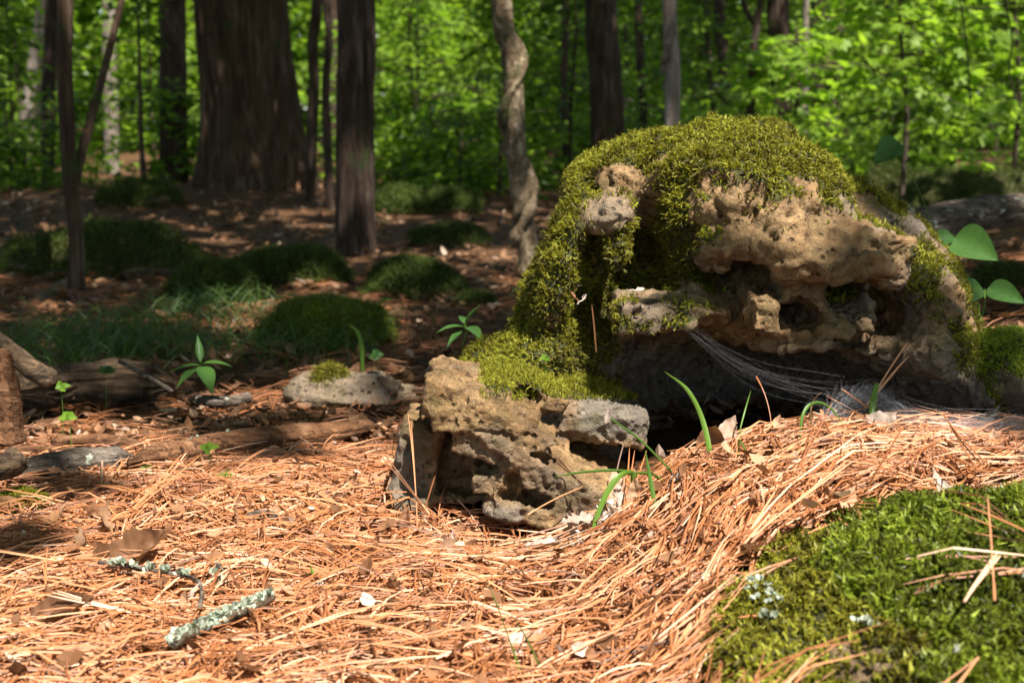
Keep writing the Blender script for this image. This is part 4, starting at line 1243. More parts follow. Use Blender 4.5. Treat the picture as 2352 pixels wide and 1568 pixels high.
# prominent leaves, one by one: picture place, depth, size, look
SPECIAL = [
    ('upright ribbed brown leaf standing against the low rock', 1418, 1190, 1.90, 0.085, 0.045, 'ovate', -0.6, 0.3, M_dry, 1.5, -1.35, 0.3),
    ('large curled brown leaf under the web on the straw ridge', 1610, 1080, 1.90, 0.075, 0.05, 'ovate', 1.9, 0.4, M_brown, 0.5, -0.5, 0.5),
    ('pale tan leaf leaning behind the large curled leaf', 1648, 1085, 1.93, 0.07, 0.035, 'ovate', 0.5, 0.3, M_dry, 0.9, -0.7, 0.5),
    ('white crumpled leaf pile edge below the upright ribbed leaf', 1350, 1285, 1.85, 0.075, 0.05, 'oak', 1.2, 0.4, M_pale, 0.5, -0.45, 0.5),
    ('white crumpled leaf close right of the low rock corner', 1400, 1240, 1.86, 0.07, 0.055, 'oak', -1.2, 0.4, M_pale, 1.2, -0.5, -0.4),
    ('white leaf with ragged lobes right of the tall grass blade', 1440, 1225, 1.84, 0.06, 0.045, 'oak', 1.0, 0.3, M_pale, 2.2, -0.5, 0.3),
    ('small white leaf scrap left of the white crumpled pile', 1295, 1312, 1.80, 0.05, 0.04, 'oak', 0.8, 0.4, M_pale, 0.2, -0.2, 0.3),
    ('upright brown leaf right of the white crumpled leaves', 1462, 1220, 1.84, 0.055, 0.032, 'ovate', 0.5, 0.3, M_dry, 1.6, -1.2, -0.2),
    ('pale pointed leaf right of the second grass blade', 1535, 1222, 1.82, 0.055, 0.03, 'ovate', 0.7, 0.35, M_pale, 0.5, -0.4, 0.4),
    ('flat pale leaf lying on the straw ridge', 1660, 1115, 1.80, 0.06, 0.03, 'ovate', 0.3, 0.1, M_dry, 0.1, -0.05, 0.1),
    ('pale leaf under the web beside the green stalk', 1990, 1040, 1.86, 0.06, 0.045, 'ovate', 0.6, 0.2, M_pale, 0.3, -0.35, 0.6),
    ('rosy dry leaf draped at the right edge on the ridge', 2290, 1045, 1.78, 0.11, 0.05, 'ovate', 0.3, 0.1, M_dry, 2.9, 0.12, 0.1),
    ('small upright tan leaf at the web foot by right edge', 2285, 985, 1.80, 0.035, 0.022, 'ovate', 0.2, 0.2, M_dry, 1.5, -1.3, 0.0),
    ('white leaf tip standing in the green moss', 2165, 1205, 1.62, 0.045, 0.022, 'ovate', 0.4, 0.3, M_pale, 2.2, -0.8, 0.3),
    ('pale folded leaf scrap lying on the green moss', 2140, 1240, 1.58, 0.035, 0.025, 'oak', 0.5, 0.4, M_pale, 0.2, -0.2, 0.2),
    ('cream scrap of bark in the straw at lower middle left', 705, 1398, 1.62, 0.032, 0.022, 'oak', 0.5, 0.4, M_pale, 0.3, -0.3, 0.4),
    ('big brown folded leaf sunk in straw at left', 260, 1330, 1.72, 0.10, 0.055, 'ovate', 0.7, 0.6, M_brown, 0.4, -0.35, 0.6),
    ('dark brown folded leaf left of the big folded one', 215, 1338, 1.72, 0.08, 0.05, 'ovate', -0.8, 0.5, M_brown, 1.2, -0.4, -0.6),
    ('long brown strip leaf in straw above the big folded leaf', 410, 1180, 1.95, 0.06, 0.02, 'ovate', 0.3, 0.3, M_brown, 0.5, -0.2, 0.2),
    ('round tan leaf flat in shade at left', 230, 1170, 1.97, 0.05, 0.04, 'ovate', 0.3, 0.2, M_brown, 0.4, -0.1, 0.3),
    ('tan leaf pointing up at the foot of the three tall needles', 925, 1255, 1.93, 0.05, 0.02, 'ovate', 0.2, 0.3, M_dry, 1.25, -1.0, 0.1),
    ('white upright leaf sliver left of the low rock foot', 1040, 1245, 1.90, 0.035, 0.012, 'ovate', 0.1, 0.3, M_pale, 1.6, -1.2, 0.0),
    ('orange dry leaf pressed against the left side of low rock', 900, 1110, 2.05, 0.05, 0.02, 'ovate', 0.3, 0.4, M_dry, 1.9, -1.2, 0.0),
    ('shiny brown dead leaf at the bottom left corner', 70, 1470, 1.52, 0.10, 0.045, 'ovate', 0.6, 0.5, M_brown, 0.1, -0.15, 0.4),
    ('tan ribbed leaf flat at the bottom middle', 1150, 1525, 1.44, 0.07, 0.035, 'ovate', 0.4, 0.2, M_dry, 0.6, -0.2, 0.3),
    ('curled tan leaf half buried left of bottom middle', 960, 1495, 1.50, 0.07, 0.03, 'ovate', 0.6, 0.3, M_dry, -0.3, -0.1, 0.3),
    ('long curled tan leaf strip in the straw middle', 950, 1370, 1.70, 0.06, 0.025, 'ovate', 0.4, 0.3, M_dry, 0.2, -0.1, 0.4),
    ('white scrap of leaf resting on the stone ledge', 1460, 668, 2.10, 0.018, 0.012, 'ovate', 0.6, 0.3, M_pale, 0.1, 0.0, 0.4),
    ('small white leaf scrap caught in the mossy hollow', 1338, 690, 2.14, 0.014, 0.012, 'oak', 0.8, 0.3, M_pale, 0.3, -0.6, 0.3),
    ('small rosy leaf scrap beside the white scrap in hollow', 1320, 684, 2.15, 0.016, 0.008, 'ovate', 0.5, 0.3, M_dry, 2.3, -0.6, 0.1),
    ('yellowish fallen leaf strip right of the green plant', 505, 872, 2.75, 0.045, 0.014, 'lance', 0.5, 0.2, M_pale, 0.0, -0.1, 0.4),
    ('tan leaf curled against the rotten log end', 260, 945, 2.42, 0.05, 0.03, 'ovate', 0.5, 0.4, M_dry, 1.2, -0.7, 0.2),
    ('red brown leaf curled behind the rusty log', 620, 1020, 2.35, 0.06, 0.035, 'oak', 0.9, 0.3, M_dry, 0.3, -0.2, 0.3),
]
for k, (lab, vx, vy, Y, L, Wd, kd, curl, cup, mt, yaw, pit, rol) in enumerate(SPECIAL):
    g0 = W(vx, vy, Y)
    zz = float(surf(np.array([g0[0]]), np.array([g0[1]]))[0][0])
    if 'ledge' not in lab and 'hollow' not in lab:
        g0[2] = zz + (0.020 if Y < 2.3 and vx < 2352 and not surf(g0[:1], g0[1:2])[1][0] else 0.008)
    me = leaf_mesh('dry_leaf', L * 0.82, Wd * 0.85, kd, curl, cup, nu=20, nv=7, seed=100 + k, wav=0.16, stalk=0.01)
    put_leaf('dry_leaf', lab, me, mt, tuple(g0), yaw, pit, rol)
heap = [leaf_mesh('dry_leaf', rs.uniform(0.045, 0.07), rs.uniform(0.03, 0.042), 'oak', curl=rs.uniform(-1.4, 1.6), cup=rs.uniform(-0.3, 0.5), nu=22, nv=6, seed=300 + k, wav=0.16, stalk=0.008) for k in range(5)]
for k in range(15):                         # heap of bleached leaves against the corner of the low rock
    g0 = W(1265 + 175 * (k / 14) + rs.normal(0, 14), 1320 - 110 * (k / 14) + rs.normal(0, 12), 1.82 + 0.04 * rs.rand())
    g0[2] = float(surf(g0[:1], g0[1:2])[0][0]) + 0.026 + 0.016 * rs.rand()
    put_leaf('dry_leaf', 'bleached crumpled leaf in the heap at the corner of the low rock', heap[k % 5], M_pale, tuple(g0), rs.uniform(0, 6.28), rs.normal(-0.35, 0.35), rs.normal(0, 0.6), 'leaf', 'bleached leaf heap', rs.uniform(0.6, 1.0))
X, Y = visible_xy(900, 1.15, 4.5, 1.1)
Z, onb = surf(X, Y)
vx, vy = view_xy(np.stack([X, Y, Z], -1))
pat = fbm(xy3(X, Y), 2.2, 2)
ok = (~onb) & ~((vx > 1000) & (vx < 2250) & (Y > 1.98) & (Y < 2.9)) & (pat > -0.25) & (vx > -30) & (vx < 2380) & (vy < 1590)
cnt = 0
for k in np.where(ok)[0]:
    if cnt >= 150: break
    cnt += 1
    far = Y[k] > 2.45
    if far and rs.rand() < 0.6: continue
    o = put_leaf('dry_leaf', 'dry curled leaf lying in the shaded litter behind the boulder line' if far else 'dry curled leaf half buried in the orange pine straw',
                 dry[k % 10], M_dry, (X[k], Y[k], Z[k] + (rs.uniform(0.002, 0.014) if far else rs.uniform(0.012, 0.030))), rs.uniform(0, 6.28), rs.normal(-0.1, 0.3), rs.normal(0, 0.5), 'leaf',
                 'leaves in the shaded litter' if far else 'leaves in the pine straw', rs.uniform(0.4, 0.75))
# small scattered leaf litter farther off: one mass
N = 20000
Y = 2.5 + 10.5 * rs.rand(N) ** 1.4
X = rs.uniform(-0.6, 0.6, N) * Y
Z = terrain(X, Y) + rs.uniform(0.0, 0.015, N)
d = np.stack([rs.normal(size=N), rs.normal(size=N), rs.normal(0, 0.30, N)], -1)
a, b_, c_ = frames(d, rs.normal(0, 0.35, N))
s = (rs.uniform(0.014, 0.037, N) * (1 + 0.08 * Y))[:, None]
CURL_V = np.array([[0, 0, 0.1], [.3, -.26, .12], [.68, -.22, .16], [1, 0, .25], [.68, .22, .16], [.30, .24, .12], [.5, 0, 0]])
CURL_F = [[0, 1, 6], [1, 2, 6], [2, 3, 6], [3, 4, 6], [4, 5, 6], [5, 0, 6]]
V, FF, tt = scatter(CURL_V, CURL_F, np.stack([X, Y, Z], -1), a * s, b_ * s, c_ * s, rs.rand(N))
M_litter = m_tint('leaf_litter', [(0, (0.055, 0.026, 0.012)), (0.5, (0.15, 0.075, 0.036)), (0.85, (0.26, 0.145, 0.08)), (1, (0.40, 0.30, 0.22))], 0.75, 0.15, 1.2, 0.15)
tag(obj('leaf_litter', make_mesh('leaf_litter', V, FF, False, {'tint': tt}), M_litter), 'brown leaf litter covering the shaded ground among the trunks', 'leaf litter', kind='stuff')

# chips: broken bits of leaf and bark between the needles
N = 5200
Y = 1.1 + 1.5 * rs.rand(N)
X = rs.uniform(-0.43, 0.43, N) * Y
Z, onb = surf(X, Y)
ok = ~onb & ~((Y > 2.02) & (X > -0.1) & (X < 0.8))
X, Y, Z = X[ok], Y[ok], Z[ok] + 0.003 + 0.036 * rs.rand(ok.sum())
N = len(X)
d = np.stack([rs.normal(size=N), rs.normal(size=N), rs.normal(0, 0.4, N)], -1)
a, b_, c_ = frames(d, rs.normal(0, 0.6, N))
s = (0.007 + 0.024 * rs.rand(N) ** 2)[:, None]
V, FF, tt = scatter(CURL_V * [1, 1.3, 1.2], CURL_F, np.stack([X, Y, Z], -1), a * s, b_ * s, c_ * s, np.where(rs.rand(N) < 0.10, rs.uniform(0.85, 1, N), rs.rand(N) * 0.75))
M_chip = m_tint('leaf_chips', [(0, (0.10, 0.042, 0.016)), (0.5, (0.33, 0.165, 0.08)), (0.8, (0.52, 0.31, 0.19)), (1, (0.56, 0.47, 0.40))], 0.7, 0.15, 1.2, 0.2)
tag(obj('litter_chips', make_mesh('litter_chips', V, FF, False, {'tint': tt}), M_chip), 'small broken leaf bits caught between the pine needles', 'leaf litter', kind='stuff')

# ------------------------------------------------------------------ pine needles
def needle_strip(P, width):
    """P (n,k,3) centre lines -> thin V-folded strips"""
    n, k, _ = P.shape
    t = norm(np.gradient(P, axis=1))
    upv = np.array([0, 0, 1.0])
    s = norm(np.cross(t, upv[None, None]) + 1e-6)
    nn = np.cross(s, t)
    prof = np.interp(np.linspace(0, 1, k), [0, 0.05, 0.85, 1], [0.7, 1.0, 0.9, 0.25])[None, :, None] * width[:, None, None]
    A = P - s * prof * 0.5 - nn * prof * 0.25
    B = P + s * prof * 0.5 - nn * prof * 0.25
    C = P + nn * prof * 0.3
    V = np.stack([A, C, B], 2).reshape(n, k * 3, 3)
    q = []
    for i in range(k - 1):
        for j in (0, 1):
            q.append([i * 3 + j, i * 3 + j + 1, (i + 1) * 3 + j + 1, (i + 1) * 3 + j])
    FF = (np.array(q)[None] + (np.arange(n) * k * 3)[:, None, None]).reshape(-1, 4)
    return V.reshape(-1, 3), FF

ST = [(0, (0.10, 0.038, 0.012)), (0.3, (0.27, 0.100, 0.036)), (0.65, (0.45, 0.182, 0.072)), (0.9, (0.60, 0.285, 0.140)), (1, (0.66, 0.42, 0.27))]
M_needle = m_tint('pine_straw', ST, 0.5, 0.12, 1.2, 0.28)
M_needle1 = m_tint('pine_needle', ST, 0.5, 0.12, 1.2, 0.28, per_object=True)

def needle_paths(X, Y, yaw, L, layer, k=4, arch=0.012, lift=0.02, fan=0.05):
    """three needles to a bundle, spread from a common foot, laid on the surface"""
    n = len(X)
    out = []
    for q in range(3):
        a = yaw + (q - 1) * fan * rs.uniform(0.2, 1.6, n)
        l = L * rs.uniform(0.85, 1.05, n)
        u = np.linspace(0, 1, k)
        bow = rs.normal(0, 0.04, n)
        x = X[:, None] + np.cos(a)[:, None] * l[:, None] * u - np.sin(a)[:, None] * (bow * l)[:, None] * (u * (1 - u) * 4)
        y = Y[:, None] + np.sin(a)[:, None] * l[:, None] * u + np.cos(a)[:, None] * (bow * l)[:, None] * (u * (1 - u) * 4)
        z0 = surf(x.ravel(), y.ravel())[0].reshape(x.shape)
        zl = z0[:, :1] * (1 - u) + z0[:, -1:] * u
        z = np.maximum(z0 + 0.001, 0.65 * zl + 0.35 * z0) + layer[:, None] + arch * (u * (1 - u) * 4) * rs.rand(n)[:, None] + (lift * rs.normal(0, 0.5, n))[:, None] * u
        out.append(np.stack([x, y, np.maximum(z, z0 + 0.001)], -1))
    return np.concatenate(out)

def flow(X, Y):
    """which way needles lie: random, but combed along the edge of the near boulder"""
    yaw = rs.uniform(0, 2 * np.pi, len(X))
    edge = np.exp(-(((X - (0.16 + (Y - 1.25) * 0.42)) / 0.13) ** 2)) * (Y > 1.0) * (Y < 1.9)
    ridge = np.exp(-(((Y - 1.86) / 0.10) ** 2)) * (X > 0.3)
    comb = 1.12 + rs.normal(0, 0.42, len(X))
    yaw = np.where(rs.rand(len(X)) < edge * 0.7, comb + np.pi * (rs.rand(len(X)) < 0.4), yaw)
    yaw = np.where(rs.rand(len(X)) < ridge * 0.6, 0.15 + rs.normal(0, 0.35, len(X)), yaw)
    return yaw

def lay(n, near, far, pw, L0, L1, cover, lmax):
    Y = near + (far - near) * rs.rand(n) ** pw
    X = rs.uniform(-1, 1, n) * np.where(rs.rand(n) < 0.8, 0.43, 0.85) * Y
    L = rs.uniform(L0, L1, n)
    yaw = flow(X, Y)
    mx, my = X + np.cos(yaw) * L * .5, Y + np.sin(yaw) * L * .5
    _, onb = surf(mx, my)
    _, onb0 = surf(X, Y)
    vx, vy = view_xy(np.stack([mx, my, terrain(mx, my)], -1))
    dens = np.ones(n)
    dens *= np.where(my > 2.45, 0.22 + 0.5 * sstep(0.0, 0.35, fbm(xy3(mx, my), 2.0, 2)), 1.0)
    dens *= np.where(onb | onb0, 0.008, 1)
    dens *= ~((my > 2.02) & (my < 2.9) & (vx > 1030) & (vx < 2230))
    m = rs.rand(n) < dens
    return X[m], Y[m], yaw[m], L[m]

X, Y, yaw, L = lay(10800, 1.0, 2.35, 1.1, 0.09, 0.17, 1, 0.02)
layer = 0.030 * rs.rand(len(X)) ** 1.1
P1 = needle_paths(X, Y, yaw, L, layer)
w1 = rs.uniform(0.0016, 0.0031, len(P1))
X, Y, yaw, L = lay(11000, 2.3, 5.5, 1.5, 0.10, 0.18, 1, 0.02)
P2 = needle_paths(X, Y, yaw, L, 0.016 * rs.rand(len(X)), k=3)
w2 = rs.uniform(0.0018, 0.0028, len(P2))
V1, F1 = needle_strip(P1, w1)
V2, F2 = needle_strip(P2, w2)
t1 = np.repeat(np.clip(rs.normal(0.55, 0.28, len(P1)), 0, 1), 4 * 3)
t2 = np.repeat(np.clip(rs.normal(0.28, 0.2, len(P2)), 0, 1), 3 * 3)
tag(obj('pine_straw', make_mesh('pine_straw', np.concatenate([V1, V2]), np.concatenate([F1, F2 + len(V1)]), False, {'tint': np.concatenate([t1, t2])}), M_needle),
    'deep carpet of fallen orange pine needles over the ground', 'pine straw', kind='stuff')

def bundle_mesh(L, spread, bow, n=3, w=0.0024, k=9, seed=0):
    """a pine needle bundle along +x from its brown sheath"""
    rg = np.random.RandomState(seed)
    u = np.linspace(0, 1, k)
    P = []
    for q in range(n):
        a = (q - (n - 1) / 2) * spread + rg.normal(0, spread * 0.25)
        b = bow + rg.normal(0, 0.03)
        l = L * rg.uniform(0.88, 1.03)
        P.append(np.stack([l * u, l * np.sin(a) * u + b * l * u * u, l * rg.normal(0, 0.03) * u * u + 0.0006 * q], -1))
    V, FF = needle_strip(np.array(P), np.full(n, w))
    sv, sq, stt = tube([[-0.012, 0, 0], [0, 0, 0], [0.006, 0, 0]], [0.0012, 0.0013, 0.0009], 6)
    FF = np.concatenate([FF, sq + len(V)])
    V = np.concatenate([V, sv])
    return make_mesh('pine_needle', V, FF, False)

nm = [bundle_mesh(0.10 + 0.014 * k, 0.035 + 0.02 * (k % 3), rs.normal(0, 0.06), 3 if k % 4 else 2, seed=k) for k in range(8)]
for me in nm: me.materials.append(M_needle1)
# 250 bundles on top of the carpet, each its own thing
X, Y, yaw, L = lay(900, 1.12, 2.2, 1.0, 0.1, 0.16, 1, 0)
Z0, _ = surf(X, Y)
vx, vy = view_xy(np.stack([X, Y, Z0], -1))
k_ = [k for k in range(len(X)) if 0 < vx[k] < 2352 and vy[k] < 1560][:250]
for k in k_:
    me = nm[k % 8]
    l = 0.12
    x1, y1 = X[k] + math.cos(yaw[k]) * l, Y[k] + math.sin(yaw[k]) * l
    z1 = float(surf(np.array([x1]), np.array([y1]))[0][0])
    pitch = -math.atan2(z1 - Z0[k] + rs.normal(0.004, 0.012), l)
    o = bpy.data.objects.new('pine_needle', me)
    scene.collection.objects.link(o)
    o.location = (X[k], Y[k], Z0[k] + rs.uniform(0.016, 0.028))
    o.rotation_euler = (rs.uniform(-0.6, 0.6), pitch, yaw[k])
    tag(o, 'orange pine needle bundle lying on top of the straw carpet', 'pine needle', 'needle bundles on the straw')

def needle_between(label, a, b, n=3, spread=0.04, bow=0.0, w=0.0022, seed=0, mat=None):
    """a needle bundle from picture point a=(vx,vy,Y) to b"""
    A, B = W(*a), W(*b)
    for q in (A, B):                        # keep clear of the moss
        pass
    if A[1] < 1.76 and A[0] > 0.12:
        tt_ = np.linspace(0, 1, 9)[:, None]
        ln_ = A * (1 - tt_) + B * tt_
        up_ = float((surf(ln_[:, 0], ln_[:, 1])[0] + 0.036 - ln_[:, 2]).max())
        A[2] += max(up_, 0); B[2] += max(up_, 0)
    d = B - A
    me = bundle_mesh(float(np.linalg.norm(d)), spread, bow, n, w, seed=seed)
    o = put_leaf('pine_needle', label, me, mat or M_needle1, tuple(A), 0, cat='pine needle')
    o.rotation_euler = Vector(d).to_track_quat('X', 'Z').to_euler()
    o.rotation_euler.rotate_axis('X', 1.2)
    return o
needle_between('tall needle bundle standing before the left end of low rock', (958, 1200, 1.93), (948, 935, 1.98), 2, 0.05, 0.02, 0.0022, 1)
needle_between('leaning needle pair arching to the left before low rock', (975, 1165, 1.93), (845, 1000, 1.98), 2, 0.10, 0.10, 0.002, 2)
needle_between('faint needle pair leaning right in front of rock hollow', (965, 1205, 1.92), (1002, 1085, 1.95), 2, 0.05, 0.0, 0.0018, 3)
needle_between('bent straw needle leaning on the front of low rock', (1228, 1172, 1.90), (1330, 1110, 1.93), 1, 0, -0.10, 0.0022, 4)
needle_between('needle pair poking into the dark hollow from low rock', (1330, 1105, 1.93), (1272, 1052, 1.95), 2, 0.10, 0.0, 0.0020, 5)
needle_between('thick single needle crossing onto the near moss', (1380, 1440, 1.50), (1698, 1454, 1.42), 1, 0, 0.02, 0.0040, 6)
needle_between('long needle pair lying along the edge of the near moss', (1735, 1355, 1.50), (1955, 1172, 1.66), 2, 0.008, 0, 0.0022, 7)
needle_between('needle bundle slanting down over the moss top', (2150, 1112, 1.70), (1930, 1235, 1.56), 3, 0.03, 0.02, 0.0022, 8)
needle_between('two crossed needles hanging over the moss in the middle', (2065, 1130, 1.68), (1985, 1270, 1.55), 2, 0.09, 0.02, 0.002, 9)
needle_between('pale needle hanging from the ridge over green moss', (2125, 1110, 1.70), (2085, 1200, 1.62), 1, 0, 0, 0.0018, 10)
needle_between('long needle bundle hanging down to the clover sprig', (2165, 1130, 1.70), (2245, 1285, 1.52), 3, 0.05, 0.04, 0.0022, 11)
needle_between('thin straight needle hanging above the green moss', (2140, 1115, 1.70), (2140, 1220, 1.60), 1, 0, 0.0, 0.0016, 12)
needle_between('stout tan needles leaning at the bottom right corner', (2215, 1560, 1.20), (2276, 1462, 1.26), 2, 0.05, 0, 0.004, 13)
needle_between('needle rising beside the stout tan needles', (2270, 1600, 1.22), (2262, 1390, 1.28), 1, 0, 0.10, 0.002, 14)
needle_between('orange needle bundle spiking up through the web', (1995, 925, 1.93), (2085, 800, 1.98), 3, 0.09, 0.0, 0.0026, 15)
needle_between('long orange needle crossing under the web at right', (1950, 905, 1.93), (2170, 1060, 1.86), 2, 0.03, 0.04, 0.002, 16)
needle_between('dark upright needle beside the grass stalk in hollow', (1412, 1110, 1.93), (1430, 1000, 1.98), 1, 0, 0, 0.0024, 17)
needle_between('curved needle looping under the web', (1745, 880, 1.98), (1800, 985, 1.93), 1, 0, -0.35, 0.0016, 18)
needle_between('straw stem slanting up toward the large curled leaf', (1490, 1135, 1.86), (1600, 1030, 1.90), 1, 0, 0.03, 0.0042, 19)
needle_between('white bleached twig hanging in the mossy hollow', (1368, 790, 2.10), (1362, 700, 2.12), 1, 0, 0.0, 0.0036, 20)
for k in range(22):                         # combed bundles over the boulder edge
    a = rs.uniform(0, 1)
    vx0 = 1500 + 330 * a + rs.normal(0, 45)
    vy0 = 1560 - 360 * a
    Y0 = 1.36 + 0.34 * a
    q0 = W(vx0, vy0, Y0)
    z0 = float(surf(q0[:1], q0[1:2])[0][0]) + 0.028
    x1, y1 = q0[0] + 0.07 + rs.normal(0, .015), q0[1] + 0.13
    z1 = float(surf(np.array([x1]), np.array([y1]))[0][0]) + 0.028
    o = bpy.data.objects.new('pine_needle', nm[k % 8])
    scene.collection.objects.link(o)
    o.location = (q0[0], q0[1], z0)
    o.rotation_euler = Vector((x1 - q0[0], y1 - q0[1], z1 - z0)).to_track_quat('X', 'Z').to_euler()
    tag(o, 'needle bundle combed along the edge of the near mossy boulder', 'pine needle', 'needle bundles at the boulder edge')

# ------------------------------------------------------------------ grass blades and green plants
def m_grass(name, c0, c1):
    q = NT(name)
    c = q.ramp(q.rand(), [(0, c0), (1, c1)])
    return q.finish(c, 0.4, None, 0.35, q.mix(1.0, c, (1.6, 1.6, 0.9), 'MULTIPLY'), 0.4)
M_blade = m_grass('grass_blade', (0.075, 0.17, 0.022), (0.13, 0.24, 0.03))

def blade(label, pts, w, mat=None, name='wild_grass', cat='grass', width_prof=(0.7, 1.0, 0.75, 0.1)):
    """pts: picture points (vx, vy, Y) from the foot to the tip, w in picture units"""
    P = spline([W(*p) for p in pts], 26)
    g0 = surf(P[:1, 0], P[:1, 1])[0][0]
    if P[0, 2] - g0 < 0.12:
        P[0, 2] = min(P[0, 2], g0)
    ww = w * PX(pts[0][2]) * np.interp(np.linspace(0, 1, 26), [0, 0.35, 0.75, 1], width_prof)
    t = norm(np.gradient(P, axis=0))
    s = norm(np.cross(t, np.array([[0.15, 1.0, 0.1]])))
    nn = np.cross(s, t)
    V = np.stack([P - s * ww[:, None] / 2 + nn * ww[:, None] * .15, P - nn * ww[:, None] * .12, P + s * ww[:, None] / 2 + nn * ww[:, None] * .15], 1).reshape(-1, 3)
    q = [[i * 3 + j, i * 3 + j + 1, (i + 1) * 3 + j + 1, (i + 1) * 3 + j] for i in range(25) for j in (0, 1)]
    c = V.mean(0)
    o = obj(name, make_mesh(name, V - c, np.array(q)), mat or M_blade, loc=tuple(c))
    tag(o, label, cat)
    return o
blade('tall arched grass blade rising before the dark hollow', [(1640, 1150, 1.84), (1632, 1050, 1.85), (1612, 960, 1.87), (1578, 895, 1.88), (1528, 854, 1.9)], 13)
blade('broad bent grass blade falling from the ribbed leaf to straw', [(1458, 1085, 1.86), (1425, 1092, 1.84), (1395, 1130, 1.83), (1370, 1190, 1.82), (1354, 1250, 1.81)], 15)
blade('grass blade lying left across the low tan rock', [(1460, 1082, 1.87), (1400, 1080, 1.86), (1330, 1085, 1.86), (1270, 1096, 1.86)], 7)
blade('dark green blade arching right from the ribbed leaf', [(1455, 1085, 1.87), (1500, 1090, 1.86), (1540, 1120, 1.85), (1580, 1160, 1.84)], 8)
blade('straight upright grass blade in front of the straw ridge', [(1528, 1290, 1.76), (1512, 1210, 1.77), (1497, 1120, 1.79), (1482, 1035, 1.80)], 13, width_prof=(0.9, 1, 0.8, 0.15))
st = blade('thin green flower stalk leaning left across the hollow', [(1600, 1140, 1.82), (1540, 1080, 1.84), (1470, 1010, 1.86), (1398, 958, 1.88)], 5, width_prof=(1, 1, 1, 0.9), name='grass_stalk')
me = leaf_mesh('seed_head', 0.024, 0.009, 'lance', 0.2, 0.6, nu=10, nv=5)
o = put_leaf('seed_head', 'cream seed head at the end of the leaning stalk', me, M_pale, (0, 0, 0), 0)
del o['label'], o['category']
o.parent = st
o.location = Vector(W(1392, 972, 1.875)) - st.location
o.rotation_euler = (1.57, -1.45, 0.1)
o['label'] = 'cream pointed seed head'
blade('green blade arch under the web left of the green stalk', [(1838, 1000, 1.86), (1845, 950, 1.87), (1870, 925, 1.88), (1905, 935, 1.88), (1940, 975, 1.87)], 8)
blade('short fine blade standing right of the tall arched blade', [(1700, 985, 1.90), (1712, 940, 1.92), (1725, 895, 1.93)], 4)
blade('fine green blade slanting in the straw under the web', [(1695, 1005, 1.86), (1730, 1060, 1.83), (1770, 1110, 1.80)], 5)
blade('thin blade lying over the straw near the ridge middle', [(1590, 1190, 1.78), (1615, 1140, 1.80), (1680, 1100, 1.80), (1740, 1095, 1.79)], 6)
blade('dark thin grass stem crossing the straw at bottom middle', [(1215, 1600, 1.34), (1180, 1500, 1.39), (1145, 1400, 1.48), (1118, 1330, 1.54)], 8)
blade('second dark grass stem right of the first at bottom', [(1265, 1600, 1.33), (1230, 1510, 1.38), (1200, 1450, 1.42), (1160, 1390, 1.48)], 6)
blade('short green blade stub in straw left of middle', [(735, 1360, 1.62), (722, 1330, 1.64), (712, 1295, 1.65)], 10)
blade('fine upright blade low in the straw right of middle', [(1540, 1470, 1.46), (1536, 1430, 1.48), (1528, 1350, 1.50)], 6)
blade('single arched green blade beside the moss hummock', [(832, 836, 3.2), (830, 800, 3.2), (822, 765, 3.2), (800, 742, 3.2)], 12)
blade('pale curved blade behind the moss hummock at right', [(866, 712, 3.9), (872, 695, 3.9), (890, 686, 3.9), (905, 688, 3.9)], 7)
# the green stalk held by the web
o = blade('pale green leafy stalk wrapped in web', [(2000, 1035, 1.86), (2003, 980, 1.88), (2005, 930, 1.90), (2015, 880, 1.91)], 15, width_prof=(0.5, 0.9, 1.1, 0.7), name='green_stalk', cat='plant')

def plant(name, label, foot, stems, mat, cat='plant', leafkind='lance', L=0.08, Wd=0.02, stemw=0.0016, droop=0.35):
    """stems: list of (end (vx,vy,Y), [leaf (vx,vy,Y, tipvx, tipvy, tipY, width)])"""
    F0 = W(*foot) if len(foot) == 3 else ground_at(*foot)
    r = tag(empty(name, tuple(F0)), label, cat)
    for k, (end, leaves) in enumerate(stems):
        e = W(*end)
        P = spline([F0, F0 * .5 + e * .5 + np.array([0.004, 0, 0.004]), e], 12)
        V, Q, T = tube(P, np.linspace(stemw, stemw * .6, 12), 6)
        sm = obj('stem', make_mesh('stem', V, [Q, T]), M_blade, r)
        for j, (a, b, wd) in enumerate(leaves):
            A, B = W(*a), W(*b)
            d = B - A
            me = leaf_mesh('leaf', float(np.linalg.norm(d)), wd, leafkind, cup=0.2, droop=-0.0, curl=-0.5 if leafkind == 'lance' else -0.25, nu=14, nv=5, seed=j + 3)
            o = obj('leaf', me, mat, sm, world_space=False)
            o.location = Vector(A)
            o.rotation_euler = Vector(d).to_track_quat('X', 'Z').to_euler()
            if leafkind != 'lance':         # tip the blade so that its upper face looks out
                m0 = Vector(d).to_track_quat('X', 'Z').to_matrix()
                sg = 0.85 if (m0 @ Matrix.Rotation(0.85, 3, 'X')).col[2].y < (m0 @ Matrix.Rotation(-0.85, 3, 'X')).col[2].y else -0.85
                o.rotation_euler = (m0 @ Matrix.Rotation(sg, 3, 'X')).to_euler()
    return r
Y = 2.75
plant('leafy_plant', 'green long leaved plant in litter left of middle', (460, 880), [((462, 830, Y), [((462, 838, Y), (378, 838, Y - .05), 0.018), ((462, 842, Y), (490, 880, Y - .1), 0.035), ((465, 835, Y), (535, 825, Y), 0.022), ((460, 832, Y), (455, 762, Y + .02), 0.016),
      ((458, 845, Y), (400, 870, Y - .08), 0.022)])], M_green)
Y = 2.55
